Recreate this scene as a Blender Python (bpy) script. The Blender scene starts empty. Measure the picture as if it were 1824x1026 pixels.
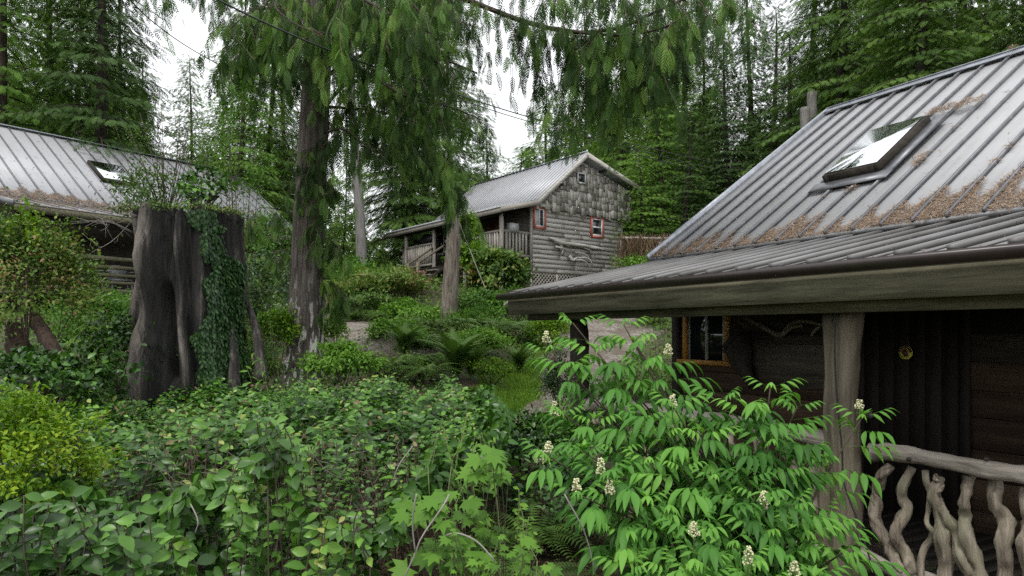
import bpy, math
import numpy as np
from math import radians as rad, sin, cos, pi

# ------------------------------------------------------------------ camera, world, sun, exposure
SC = bpy.context.scene
COL = SC.collection
FPX = 1216.0; CX = 912.0; HY = 590.0        # focal length, centre column and horizon row of the 1824 px photograph
cam_d = bpy.data.cameras.new("Camera"); cam = bpy.data.objects.new("Camera", cam_d); COL.objects.link(cam)
cam_d.sensor_width = 36; cam_d.lens = 24; cam_d.shift_y = (HY-513)/1824; cam_d.clip_end = 2000; cam_d.clip_start = 0.05
cam.location = (0, 0, 0); cam.rotation_euler = (rad(90), 0, 0)
SC.camera = cam

SUN_EL, SUN_AZ = 62, 205
world = bpy.data.worlds.new("World"); SC.world = world; world.use_nodes = True
nt = world.node_tree; nt.nodes.clear()
wo = nt.nodes.new("ShaderNodeOutputWorld"); bg = nt.nodes.new("ShaderNodeBackground")
sky = nt.nodes.new("ShaderNodeTexSky"); sky.sky_type = 'NISHITA'; sky.sun_disc = False
sky.sun_elevation = rad(SUN_EL); sky.sun_rotation = rad(SUN_AZ); sky.dust_density = 4.0; sky.air_density = 1.5
cl = nt.nodes.new("ShaderNodeTexNoise"); cl.inputs['Scale'].default_value = 3.0; cl.inputs['Detail'].default_value = 5
cr = nt.nodes.new("ShaderNodeValToRGB")
cr.color_ramp.elements[0].position = .3; cr.color_ramp.elements[0].color = (8.9, 9.0, 9.2, 1)
cr.color_ramp.elements[1].position = .7; cr.color_ramp.elements[1].color = (11.6, 11.7, 11.9, 1)
mx = nt.nodes.new("ShaderNodeMix"); mx.data_type = 'RGBA'; mx.inputs['Factor'].default_value = .88   # overcast deck over the sky
tc = nt.nodes.new("ShaderNodeTexCoord")
nt.links.new(tc.outputs['Generated'], cl.inputs['Vector'])
nt.links.new(cl.outputs['Fac'], cr.inputs['Fac'])
nt.links.new(sky.outputs['Color'], mx.inputs['A']); nt.links.new(cr.outputs['Color'], mx.inputs['B'])
nt.links.new(mx.outputs['Result'], bg.inputs['Color']); bg.inputs['Strength'].default_value = 0.105
nt.links.new(bg.outputs['Background'], wo.inputs['Surface'])
sun_d = bpy.data.lights.new("Sun", 'SUN'); sun_d.energy = 1.5; sun_d.angle = rad(10); sun_d.color = (1, .97, .92)
sun = bpy.data.objects.new("Sun", sun_d); COL.objects.link(sun)
sun.rotation_euler = (rad(90-SUN_EL), 0, rad(180-SUN_AZ))
SC.view_settings.view_transform = 'Standard'; SC.view_settings.look = 'None'
SC.view_settings.exposure = 0.55; SC.view_settings.gamma = 1
SC.cycles.use_denoising = False; SC.cycles.max_bounces = 6; SC.cycles.diffuse_bounces = 2; SC.cycles.glossy_bounces = 3
SC.cycles.transmission_bounces = 4; SC.cycles.caustics_reflective = False; SC.cycles.caustics_refractive = False

rng = np.random.default_rng(7)
def U(a, b, n=None): return rng.uniform(a, b, n)
def W(px, py, d):                     # point seen at photo pixel (px, py) standing d metres ahead
    return np.array([(px-CX)/FPX*d, d, (HY-py)/FPX*d])
def nrm(v): v = np.asarray(v, float); return v/np.maximum(np.linalg.norm(v, axis=-1, keepdims=True), 1e-9)
def fbm(x, y, z=0.0, s=1.0, seed=0.0):
    x = np.asarray(x)*s+seed; y = np.asarray(y)*s+seed*1.7; z = np.asarray(z)*s-seed*.6
    r = 0; a = .5
    for k in range(4):
        r = r+a*np.sin(1.7*x+1.3*y+.7*z+2.1*k+1.3*np.sin(1.1*y-.9*z+k))*np.cos(1.1*y-1.6*x*.6+1.5*z+1.7*k+1.1*np.sin(.8*x+z))
        x, y, z, a = x*2.03+1.1, y*1.97+.7, z*2.01+.3, a*.5
    return r

# ------------------------------------------------------------------ materials
def newmat(name):
    m = bpy.data.materials.new(name); m.use_nodes = True
    n = m.node_tree.nodes; return m, m.node_tree, n, m.node_tree.links, n['Principled BSDF']
def ramp(n, stops):
    r = n.new("ShaderNodeValToRGB"); e = r.color_ramp.elements
    while len(e) < len(stops): e.new(.5)
    for i, (p, c) in enumerate(stops): e[i].position = p; e[i].color = (*c, 1)
    return r
def leafmat(name, stops, rough=.5, trans=.3, spec=.4, noise=.32):
    trans *= .75
    m, t, n, l, b = newmat(name)
    a = n.new("ShaderNodeAttribute"); a.attribute_name = 'tint'
    tcn = n.new("ShaderNodeTexCoord"); no = n.new("ShaderNodeTexNoise"); no.inputs['Scale'].default_value = 1.3; no.inputs['Detail'].default_value = 3
    l.new(tcn.outputs['Object'], no.inputs['Vector'])
    mm = n.new("ShaderNodeMath"); mm.operation = 'MULTIPLY_ADD'; mm.inputs[1].default_value = noise*2; mm.inputs[2].default_value = -noise
    l.new(no.outputs['Fac'], mm.inputs[0])
    ad = n.new("ShaderNodeMath"); ad.operation = 'ADD'; l.new(a.outputs['Fac'], ad.inputs[0]); l.new(mm.outputs[0], ad.inputs[1])
    r = ramp(n, stops); l.new(ad.outputs[0], r.inputs['Fac'])
    l.new(r.outputs['Color'], b.inputs['Base Color']); b.inputs['Roughness'].default_value = rough
    b.inputs['Specular IOR Level'].default_value = spec
    tr = n.new("ShaderNodeBsdfTranslucent")
    br = n.new("ShaderNodeMix"); br.data_type = 'RGBA'; br.blend_type = 'MULTIPLY'; br.inputs['Factor'].default_value = 1; br.inputs['B'].default_value = (1.15, 1.25, .6, 1)
    l.new(r.outputs['Color'], br.inputs['A']); l.new(br.outputs['Result'], tr.inputs['Color'])
    mi = n.new("ShaderNodeMixShader"); mi.inputs[0].default_value = trans
    l.new(b.outputs[0], mi.inputs[1]); l.new(tr.outputs[0], mi.inputs[2]); l.new(mi.outputs[0], n['Material Output'].inputs['Surface'])
    return m
def woodmat(name, dark, light, axis='x', scale=1.0, tintw=.5, rough=.85, bump=.5, moss=None, dist=.5):
    """grain runs along axis of the object"""
    m, t, n, l, b = newmat(name)
    tcn = n.new("ShaderNodeTexCoord"); mp = n.new("ShaderNodeMapping"); l.new(tcn.outputs['Object'], mp.inputs['Vector'])
    s = [14*scale]*3; s['xyz'.index(axis)] = 1.0*scale; mp.inputs['Scale'].default_value = s
    g = n.new("ShaderNodeTexNoise"); g.inputs['Scale'].default_value = 1.6; g.inputs['Detail'].default_value = 7; g.inputs['Roughness'].default_value = .65; g.inputs['Distortion'].default_value = dist
    l.new(mp.outputs[0], g.inputs['Vector'])
    big = n.new("ShaderNodeTexNoise"); big.inputs['Scale'].default_value = 1.1*scale; big.inputs['Detail'].default_value = 4; l.new(tcn.outputs['Object'], big.inputs['Vector'])
    a = n.new("ShaderNodeAttribute"); a.attribute_name = 'tint'
    m1 = n.new("ShaderNodeMath"); m1.operation = 'MULTIPLY_ADD'; m1.inputs[1].default_value = .45; l.new(big.outputs['Fac'], m1.inputs[0]); l.new(g.outputs['Fac'], m1.inputs[2])
    m2 = n.new("ShaderNodeMath"); m2.operation = 'MULTIPLY_ADD'; m2.inputs[1].default_value = tintw; l.new(a.outputs['Fac'], m2.inputs[0]); l.new(m1.outputs[0], m2.inputs[2])
    m3 = n.new("ShaderNodeMath"); m3.operation = 'SUBTRACT'; m3.inputs[1].default_value = .225+tintw*.5; l.new(m2.outputs[0], m3.inputs[0])
    r = ramp(n, [(.28, dark), (.72, light)]); l.new(m3.outputs[0], r.inputs['Fac'])
    out = r.outputs['Color']
    if moss:
        n2 = n.new("ShaderNodeTexNoise"); n2.inputs['Scale'].default_value = 2.6; n2.inputs['Detail'].default_value = 6; l.new(tcn.outputs['Object'], n2.inputs['Vector'])
        r2 = ramp(n, [(.5, (0, 0, 0)), (.66, (.75, .75, .75))]); l.new(n2.outputs['Fac'], r2.inputs['Fac'])
        mxx = n.new("ShaderNodeMix"); mxx.data_type = 'RGBA'; l.new(r2.outputs['Color'], mxx.inputs['Factor']); l.new(out, mxx.inputs['A']); mxx.inputs['B'].default_value = (*moss, 1); out = mxx.outputs['Result']
    l.new(out, b.inputs['Base Color']); b.inputs['Roughness'].default_value = rough; b.inputs['Specular IOR Level'].default_value = .25
    bp = n.new("ShaderNodeBump"); bp.inputs['Strength'].default_value = bump; bp.inputs['Distance'].default_value = .012; l.new(g.outputs['Fac'], bp.inputs['Height']); l.new(bp.outputs[0], b.inputs['Normal'])
    return m
def plain(name, c, rough=.6, metal=0.0, spec=.5):
    m, t, n, l, b = newmat(name)
    b.inputs['Base Color'].default_value = (*c, 1); b.inputs['Roughness'].default_value = rough; b.inputs['Metallic'].default_value = metal; b.inputs['Specular IOR Level'].default_value = spec
    no = n.new("ShaderNodeTexNoise"); no.inputs['Scale'].default_value = 9; no.inputs['Detail'].default_value = 5
    tcn = n.new("ShaderNodeTexCoord"); l.new(tcn.outputs['Object'], no.inputs['Vector'])
    r = ramp(n, [(.3, tuple(v*.72 for v in c)), (.7, tuple(min(1, v*1.15) for v in c))]); l.new(no.outputs['Fac'], r.inputs['Fac']); l.new(r.outputs['Color'], b.inputs['Base Color'])
    return m
def roofmetal(name, base, dirt, axis='x', rough=.36, metal=.55, dirtpos=(.52, .8)):
    m, t, n, l, b = newmat(name)
    tcn = n.new("ShaderNodeTexCoord"); mp = n.new("ShaderNodeMapping"); l.new(tcn.outputs['Object'], mp.inputs['Vector'])
    s = [7.0]*3; s['xyz'.index(axis)] = .7; s[2] = .7; mp.inputs['Scale'].default_value = s
    g = n.new("ShaderNodeTexNoise"); g.inputs['Scale'].default_value = 1.5; g.inputs['Detail'].default_value = 8; g.inputs['Roughness'].default_value = .62; l.new(mp.outputs[0], g.inputs['Vector'])
    g2 = n.new("ShaderNodeTexNoise"); g2.inputs['Scale'].default_value = .9; g2.inputs['Detail'].default_value = 6; l.new(tcn.outputs['Object'], g2.inputs['Vector'])
    ad = n.new("ShaderNodeMath"); ad.operation = 'MULTIPLY_ADD'; ad.inputs[1].default_value = .5; l.new(g2.outputs['Fac'], ad.inputs[0]); 
    hf = n.new("ShaderNodeMath"); hf.operation = 'MULTIPLY'; hf.inputs[1].default_value = .62; l.new(g.outputs['Fac'], hf.inputs[0]); l.new(hf.outputs[0], ad.inputs[2])
    r = ramp(n, [(.3, tuple(v*1.06 for v in base)), (dirtpos[0], base), (dirtpos[1], dirt)]); l.new(ad.outputs[0], r.inputs['Fac']); l.new(r.outputs['Color'], b.inputs['Base Color'])
    rr = n.new("ShaderNodeMapRange"); rr.inputs['To Min'].default_value = rough-.1; rr.inputs['To Max'].default_value = rough+.25; l.new(g.outputs['Fac'], rr.inputs['Value']); l.new(rr.outputs[0], b.inputs['Roughness'])
    b.inputs['Metallic'].default_value = metal
    bp = n.new("ShaderNodeBump"); bp.inputs['Strength'].default_value = .12; bp.inputs['Distance'].default_value = .01; l.new(g2.outputs['Fac'], bp.inputs['Height']); l.new(bp.outputs[0], b.inputs['Normal'])
    return m
def barkmat(name, dark, light, lichen=None, sc=1.0, lic=(.6, .66)):
    m, t, n, l, b = newmat(name)
    tcn = n.new("ShaderNodeTexCoord"); mp = n.new("ShaderNodeMapping"); l.new(tcn.outputs['Object'], mp.inputs['Vector']); mp.inputs['Scale'].default_value = (16*sc, 16*sc, 1.5*sc)
    g = n.new("ShaderNodeTexNoise"); g.inputs['Scale'].default_value = 1.5; g.inputs['Detail'].default_value = 8; g.inputs['Roughness'].default_value = .68; g.inputs['Distortion'].default_value = .6; l.new(mp.outputs[0], g.inputs['Vector'])
    r = ramp(n, [(.34, dark), (.66, light)]); l.new(g.outputs['Fac'], r.inputs['Fac']); out = r.outputs['Color']
    if lichen:
        mp2 = n.new("ShaderNodeMapping"); l.new(tcn.outputs['Object'], mp2.inputs['Vector']); mp2.inputs['Scale'].default_value = (13*sc, 13*sc, 4*sc)
        g2 = n.new("ShaderNodeTexNoise"); g2.inputs['Scale'].default_value = 1.0; g2.inputs['Detail'].default_value = 6; l.new(mp2.outputs[0], g2.inputs['Vector'])
        r2 = ramp(n, [(lic[0], (0, 0, 0)), (lic[1], (1, 1, 1))]); l.new(g2.outputs['Fac'], r2.inputs['Fac'])
        sx = n.new("ShaderNodeSeparateXYZ"); l.new(tcn.outputs['Object'], sx.inputs[0])
        mr = n.new("ShaderNodeMapRange"); mr.inputs['From Min'].default_value = 1.9; mr.inputs['From Max'].default_value = .5; l.new(sx.outputs['Z'], mr.inputs['Value'])
        mu = n.new("ShaderNodeMath"); mu.operation = 'MULTIPLY'; l.new(r2.outputs['Color'], mu.inputs[0]); l.new(mr.outputs[0], mu.inputs[1])
        mxx = n.new("ShaderNodeMix"); mxx.data_type = 'RGBA'; l.new(mu.outputs[0], mxx.inputs['Factor']); l.new(out, mxx.inputs['A']); mxx.inputs['B'].default_value = (*lichen, 1); out = mxx.outputs['Result']
    l.new(out, b.inputs['Base Color']); b.inputs['Roughness'].default_value = .9; b.inputs['Specular IOR Level'].default_value = .2
    bp = n.new("ShaderNodeBump"); bp.inputs['Strength'].default_value = .8; bp.inputs['Distance'].default_value = .03; l.new(g.outputs['Fac'], bp.inputs['Height']); l.new(bp.outputs[0], b.inputs['Normal'])
    return m

G = lambda *a: tuple(a)
M = {}
M['cedar'] = leafmat('cedar foliage', [(0, (.016, .036, .009)), (.4, (.042, .092, .020)), (.8, (.095, .190, .036)), (1, (.15, .25, .05))], .55, .36, .15)
M['cedarbg'] = leafmat('conifer foliage', [(0, (.030, .062, .015)), (.5, (.080, .150, .033)), (1, (.150, .25, .052))], .6, .36, .12)
M['cedarbright'] = leafmat('pale conifer foliage', [(0, (.052, .105, .020)), (.5, (.125, .235, .042)), (1, (.20, .34, .065))], .6, .42, .12)
M['spruce'] = leafmat('dark needle foliage', [(0, (.018, .038, .012)), (.5, (.048, .092, .026)), (1, (.088, .160, .042))], .6, .28, .12)
M['salal'] = leafmat('leathery leaves', [(0, (.010, .032, .006)), (.45, (.042, .118, .014)), (.85, (.120, .270, .030)), (1, (.24, .27, .06))], .38, .2, .38)
M['elder'] = leafmat('soft compound leaves', [(0, (.026, .088, .015)), (.5, (.080, .225, .034)), (1, (.165, .36, .055))], .5, .38, .2)
M['lime'] = leafmat('yellow green leaves', [(0, (.045, .110, .008)), (.5, (.130, .255, .012)), (1, (.27, .37, .020))], .5, .38, .2)
M['fresh'] = leafmat('fresh green leaves', [(0, (.036, .095, .013)), (.5, (.095, .215, .024)), (1, (.17, .33, .040))], .5, .38, .2)
M['bush'] = leafmat('shrub leaves', [(0, (.034, .078, .014)), (.5, (.085, .160, .026)), (.85, (.15, .24, .040)), (1, (.27, .16, .08))], .5, .34, .25)
M['fern'] = leafmat('fern fronds', [(0, (.035, .075, .016)), (.5, (.085, .165, .032)), (1, (.15, .22, .05))], .5, .3, .25)
M['ivy'] = leafmat('ivy leaves', [(0, (.012, .036, .010)), (.5, (.028, .075, .020)), (1, (.07, .15, .035))], .4, .15, .35)
M['grass'] = leafmat('grass blades', [(0, (.08, .17, .016)), (.5, (.15, .29, .030)), (1, (.24, .38, .05))], .6, .35, .2)
M['deadleaf'] = leafmat('dead stems and leaves', [(0, (.06, .038, .022)), (.5, (.15, .098, .058)), (1, (.28, .20, .13))], .8, .1, .2)
M['litter'] = leafmat('fallen conifer litter', [(0, (.085, .055, .036)), (.5, (.20, .140, .095)), (1, (.38, .29, .215))], .85, .05, .2)
M['graytwig2'] = plain('dull dead twigs', (.14, .12, .10), .85)
M['twig'] = plain('bare twigs', (.11, .075, .055), .85)
M['graytwig'] = plain('grey twigs', (.26, .24, .22), .85)
M['stem'] = plain('shrub stems', (.065, .048, .032), .85)
M['greenstem'] = plain('green stems', (.16, .20, .07), .7)
M['bark'] = barkmat('fibrous cedar bark', (.035, .029, .025), (.155, .135, .118), (.60, .59, .56), lic=(.54, .60))
M['barkdark'] = barkmat('dark bark', (.022, .018, .014), (.085, .070, .058))
M['barkpale'] = barkmat('pale bark', (.11, .105, .095), (.27, .26, .245))
M['snag'] = barkmat('weathered snag wood', (.060, .050, .040), (.25, .22, .185))
M['logshade'] = barkmat('brown wood darkened for shade', (.018, .013, .010), (.080, .055, .040))  # brown log wood, its colour darkened for the shade under the bush
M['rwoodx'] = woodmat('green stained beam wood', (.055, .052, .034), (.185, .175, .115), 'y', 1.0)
M['gwx'] = woodmat('grey weathered boards across', (.25, .236, .215), (.52, .50, .465), 'x', .6, .5, .85, .1, None, 0)
M['gwy'] = woodmat('grey weathered boards along', (.10, .09, .075), (.30, .28, .245), 'y', 1.0, .8)
M['gwz'] = woodmat('grey weathered wood upright', (.13, .12, .105), (.42, .39, .35), 'z', 1.0, .6)
M['shingle'] = woodmat('silvered cedar shakes', (.22, .207, .188), (.54, .515, .475), 'z', .9, .8, .85, .1, None, 0)
M['post'] = woodmat('peeled log post', (.07, .058, .040), (.23, .20, .148), 'z', 1.0, .3, .7, .6)
M['drift'] = woodmat('twisted driftwood', (.055, .042, .030), (.36, .31, .245), 'z', 1.1, .3, .65, .8, (.20, .20, .13))
M['driftrail'] = woodmat('silvered log rail', (.13, .115, .095), (.38, .345, .30), 'y', 1.0, .3, .7, .8)
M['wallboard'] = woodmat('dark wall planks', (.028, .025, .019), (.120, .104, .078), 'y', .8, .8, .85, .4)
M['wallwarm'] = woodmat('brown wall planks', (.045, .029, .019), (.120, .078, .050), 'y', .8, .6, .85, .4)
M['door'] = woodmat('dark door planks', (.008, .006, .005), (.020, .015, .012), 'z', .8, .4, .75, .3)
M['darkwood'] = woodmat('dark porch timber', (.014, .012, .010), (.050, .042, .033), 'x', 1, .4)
M['roofR'] = roofmetal('grey standing seam metal', (.40, .405, .415), (.31, .312, .315), 'x', .48, .2)
M['roofporch'] = roofmetal('dull ribbed porch metal', (.23, .233, .237), (.12, .116, .108), 'x', .5, .2, (.42, .7))
M['seam'] = plain('darker seam metal', (.17, .175, .19), .45, .5)
M['roofM'] = roofmetal('pale ribbed metal', (.40, .41, .43), (.33, .335, .34), 'x', .45, .25)
M['roofL'] = roofmetal('grey panel metal', (.40, .407, .425), (.32, .32, .325), 'y', .48, .2)
M['roofLp'] = roofmetal('dull panel metal', (.24, .24, .25), (.12, .11, .10), 'y', .5, .4, (.42, .7))
M['gutter'] = plain('dark brown gutter', (.030, .022, .020), .35, .1)
M['flash'] = plain('grey trim metal', (.36, .38, .42), .35, .6)
M['yellow'] = plain('ochre window paint', (.42, .21, .035), .6)
M['red'] = plain('faded red window paint', (.42, .12, .09), .7)
M['white'] = plain('white window paint', (.62, .62, .62), .5)
M['curtain'] = plain('pale curtain', (.42, .44, .47), .9)
M['black'] = plain('black rubber', (.012, .012, .013), .5)
M['iron'] = plain('grey iron', (.25, .24, .23), .5, .7)
M['soil'] = plain('dark soil', (.05, .035, .025), .95)
M['flower'] = plain('cream flowers', (.55, .55, .33), .8)
M['plastic'] = plain('grey plastic', (.30, .32, .31), .5)
M['terra'] = plain('dull red panel', (.16, .06, .045), .7)
M['signyellow'] = plain('yellow enamel', (.52, .50, .06), .5)
M['signdark'] = plain('dark maroon paint', (.10, .035, .04), .6)
M['lantern'] = plain('clear case', (.35, .36, .36), .3)
def glassmat(name, tint, rough=.02):
    m, t, n, l, b = newmat(name); b.inputs['Base Color'].default_value = (*tint, 1); b.inputs['Roughness'].default_value = rough; b.inputs['Specular IOR Level'].default_value = .8
    return m
M['glass'] = glassmat('dark window glass', (.012, .016, .017))
m, t, n, l, b = newmat('skylight glass'); b.inputs['Base Color'].default_value = (.84, .87, .90, 1); b.inputs['Metallic'].default_value = 1; M['skyglass'] = m
no = n.new("ShaderNodeTexNoise"); no.inputs['Scale'].default_value = 5; no.inputs['Detail'].default_value = 6; mr = n.new("ShaderNodeMapRange"); mr.inputs['To Min'].default_value = .02; mr.inputs['To Max'].default_value = .16; l.new(no.outputs['Fac'], mr.inputs['Value']); l.new(mr.outputs[0], b.inputs['Roughness'])
# stump: char plus painted shade in grooves, grey-brown wood plus painted highlights on ridges
m, t, n, l, b = newmat('charred stump wood')
tcn = n.new("ShaderNodeTexCoord"); mp = n.new("ShaderNodeMapping"); l.new(tcn.outputs['Object'], mp.inputs['Vector']); mp.inputs['Scale'].default_value = (9, 9, 1.3)
g = n.new("ShaderNodeTexNoise"); g.inputs['Scale'].default_value = 1.6; g.inputs['Detail'].default_value = 9; g.inputs['Roughness'].default_value = .7; g.inputs['Distortion'].default_value = .8; l.new(mp.outputs[0], g.inputs['Vector'])
a = n.new("ShaderNodeAttribute"); a.attribute_name = 'tint'
m1 = n.new("ShaderNodeMath"); m1.operation = 'MULTIPLY_ADD'; m1.inputs[1].default_value = .55; l.new(a.outputs['Fac'], m1.inputs[0]); l.new(g.outputs['Fac'], m1.inputs[2])
r = ramp(n, [(.48, (.004, .0038, .0035)), (.72, (.022, .020, .018)), (1.0, (.17, .15, .13))]); l.new(m1.outputs[0], r.inputs['Fac']); l.new(r.outputs['Color'], b.inputs['Base Color']); b.inputs['Roughness'].default_value = .85
bp = n.new("ShaderNodeBump"); bp.inputs['Strength'].default_value = .9; bp.inputs['Distance'].default_value = .04; l.new(g.outputs['Fac'], bp.inputs['Height']); l.new(bp.outputs[0], b.inputs['Normal'])
M['char'] = m
# ground
def groundmat():
    m, t, n, l, b = newmat('forest floor')
    tcn = n.new("ShaderNodeTexCoord")
    def noise(s, d=6):
        k = n.new("ShaderNodeTexNoise"); k.inputs['Scale'].default_value = s; k.inputs['Detail'].default_value = d; l.new(tcn.outputs['Object'], k.inputs['Vector']); return k
    a1 = noise(14); a2 = noise(1.2)
    r1 = ramp(n, [(.35, (.030, .021, .013)), (.55, (.075, .052, .034)), (.75, (.15, .11, .075))]); l.new(a1.outputs['Fac'], r1.inputs['Fac'])
    r2 = ramp(n, [(.45, (0, 0, 0)), (.6, (1, 1, 1))]); l.new(a2.outputs['Fac'], r2.inputs['Fac'])
    x = n.new("ShaderNodeMix"); x.data_type = 'RGBA'; l.new(r2.outputs['Color'], x.inputs['Factor']); l.new(r1.outputs['Color'], x.inputs['A']); x.inputs['B'].default_value = (.04, .055, .018, 1)
    l.new(x.outputs['Result'], b.inputs['Base Color']); b.inputs['Roughness'].default_value = .95
    bp = n.new("ShaderNodeBump"); bp.inputs['Strength'].default_value = .8; bp.inputs['Distance'].default_value = .04; l.new(a1.outputs['Fac'], bp.inputs['Height']); l.new(bp.outputs[0], b.inputs['Normal'])
    return m
M['ground'] = groundmat()
def gravelmat():
    m, t, n, l, b = newmat('gravel path')
    tcn = n.new("ShaderNodeTexCoord"); v = n.new("ShaderNodeTexVoronoi"); v.inputs['Scale'].default_value = 22; l.new(tcn.outputs['Object'], v.inputs['Vector'])
    r1 = ramp(n, [(.0, (.095, .078, .062)), (.5, (.19, .165, .138)), (1, (.32, .30, .27))])
    sx = n.new("ShaderNodeSeparateXYZ"); l.new(v.outputs['Color'], sx.inputs[0]); l.new(sx.outputs['X'], r1.inputs['Fac'])
    k = n.new("ShaderNodeTexNoise"); k.inputs['Scale'].default_value = 1.5; k.inputs['Detail'].default_value = 6; l.new(tcn.outputs['Object'], k.inputs['Vector'])
    r2 = ramp(n, [(.42, (0, 0, 0)), (.62, (.8, .8, .8))]); l.new(k.outputs['Fac'], r2.inputs['Fac'])
    x = n.new("ShaderNodeMix"); x.data_type = 'RGBA'; l.new(r2.outputs['Color'], x.inputs['Factor']); l.new(r1.outputs['Color'], x.inputs['A']); x.inputs['B'].default_value = (.11, .085, .062, 1)
    l.new(x.outputs['Result'], b.inputs['Base Color']); b.inputs['Roughness'].default_value = .95
    bp = n.new("ShaderNodeBump"); bp.inputs['Strength'].default_value = 1; bp.inputs['Distance'].default_value = .03; l.new(v.outputs['Distance'], bp.inputs['Height']); l.new(bp.outputs[0], b.inputs['Normal'])
    return m
M['gravel'] = gravelmat()

# ------------------------------------------------------------------ mesh helpers
ZB = {}
def root(name, label, cat, loc, rotz=0.0, group=None):
    o = bpy.data.objects.new(name, None); COL.objects.link(o); o.location = loc; o.rotation_euler = (0, 0, rotz)
    o.empty_display_size = .2; o['label'] = label; o['category'] = cat
    if group: o['group'] = group
    return o
def tag(o, label, cat, group=None, kind=None):
    if label: o['label'] = label
    if cat: o['category'] = cat
    if group: o['group'] = group
    if kind: o['kind'] = kind
    return o
def npmesh(name, V, loops, counts, mat, parent=None, tint=None, smooth=False, off=None):
    V = np.asarray(V, np.float32).reshape(-1, 3)
    if off is not None: V = V-np.asarray(off, np.float32)
    loops = np.asarray(loops, np.int32); counts = np.asarray(counts, np.int32)
    me = bpy.data.meshes.new(name)
    me.vertices.add(len(V)); me.vertices.foreach_set('co', V.ravel())
    me.loops.add(len(loops)); me.loops.foreach_set('vertex_index', loops)
    me.polygons.add(len(counts)); st = np.zeros(len(counts), np.int32); st[1:] = np.cumsum(counts)[:-1]
    me.polygons.foreach_set('loop_start', st)
    if smooth: me.polygons.foreach_set('use_smooth', np.ones(len(counts), bool))
    at = me.attributes.new('tint', 'FLOAT', 'FACE')
    at.data.foreach_set('value', np.full(len(counts), .5, np.float32) if tint is None else np.asarray(tint, np.float32))
    me.update(calc_edges=True); me.validate()
    me.materials.append(mat)
    o = bpy.data.objects.new(name, me); COL.objects.link(o)
    if parent: o.parent = parent
    return o
class MB:
    def __init__(s): s.v = []; s.f = []; s.t = []; s.n = 0
    def add(s, V, F, t=.5):
        V = np.asarray(V, float); s.v.append(V)
        for f in F: s.f.append([i+s.n for i in f]); s.t.append(t)
        s.n += len(V)
    def box(s, a, b, t=.5):
        (x0, y0, z0), (x1, y1, z1) = a, b
        s.add([(x0, y0, z0), (x1, y0, z0), (x1, y1, z0), (x0, y1, z0), (x0, y0, z1), (x1, y0, z1), (x1, y1, z1), (x0, y1, z1)],
              [(0, 3, 2, 1), (4, 5, 6, 7), (0, 1, 5, 4), (1, 2, 6, 5), (2, 3, 7, 6), (3, 0, 4, 7)], t); return s
    def bar(s, p0, p1, w, h, up=(0, 0, 1), t=.5, taper=1.0):
        p0 = np.array(p0, float); p1 = np.array(p1, float); d = nrm(p1-p0); r = nrm(np.cross(d, up)); u = np.cross(r, d)
        V = []
        for p, k in ((p0, 1), (p1, taper)):
            for a, b in ((-1, -1), (1, -1), (1, 1), (-1, 1)): V.append(p+r*a*w/2*k+u*b*h/2*k)
        s.add(V, [(3, 2, 1, 0), (4, 5, 6, 7), (0, 1, 5, 4), (1, 2, 6, 5), (2, 3, 7, 6), (3, 0, 4, 7)], t); return s
    def prism(s, pts, ext, t=.5):
        pts = np.array(pts, float); n = len(pts); e = np.array(ext, float)
        s.add(np.vstack([pts, pts+e]), [tuple(range(n))[::-1], tuple(range(n, 2*n))]+[(i, (i+1) % n, n+(i+1) % n, n+i) for i in range(n)], t); return s
    def tube(s, P, R, sides=8, t=.5, wob=0.0, cap=True, flat=1.0, seed=0):
        P = np.array(P, float); R = np.broadcast_to(np.array(R, float), (len(P),)); n = len(P)
        T = nrm(np.gradient(P, axis=0)); ref = np.array([0, 0, 1.]) if abs(T[:, 2].mean()) < .85 else np.array([1., .2, 0])
        A = nrm(np.cross(T, ref)); B = np.cross(T, A); th = np.linspace(0, 2*pi, sides, endpoint=False)
        V = []
        for i in range(n):
            rr = R[i]*(1+wob*(fbm(np.cos(th)*2, np.sin(th)*2, i*.35, 1.0, seed+3.3)*1.6)) if wob else np.full(sides, R[i])
            V.append(P[i]+np.outer(rr*np.cos(th), A[i])+np.outer(rr*flat*np.sin(th), B[i]))
        F = [(i*sides+j, i*sides+(j+1) % sides, (i+1)*sides+(j+1) % sides, (i+1)*sides+j) for i in range(n-1) for j in range(sides)]
        if cap: F += [tuple(range(sides))[::-1], tuple(range((n-1)*sides, n*sides))]
        s.add(np.vstack(V), F, t); return s
    def obj(s, name, mat, parent=None, off=None, smooth=False):
        return npmesh(name, np.vstack(s.v), np.concatenate([np.array(f) for f in s.f]), [len(f) for f in s.f], mat, parent, s.t, smooth, off)
def curve(P, n=16):
    P = np.array(P, float); m = len(P); Q = np.vstack([2*P[0]-P[1], P, 2*P[-1]-P[-2]]); out = []
    for u in np.linspace(0, m-1, n):
        i = min(int(u), m-2); f = u-i; a, b, c, d = Q[i:i+4]
        out.append(.5*((2*b)+(-a+c)*f+(2*a-5*b+4*c-d)*f*f+(-a+3*b-3*c+d)*f**3))
    return np.array(out)
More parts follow.
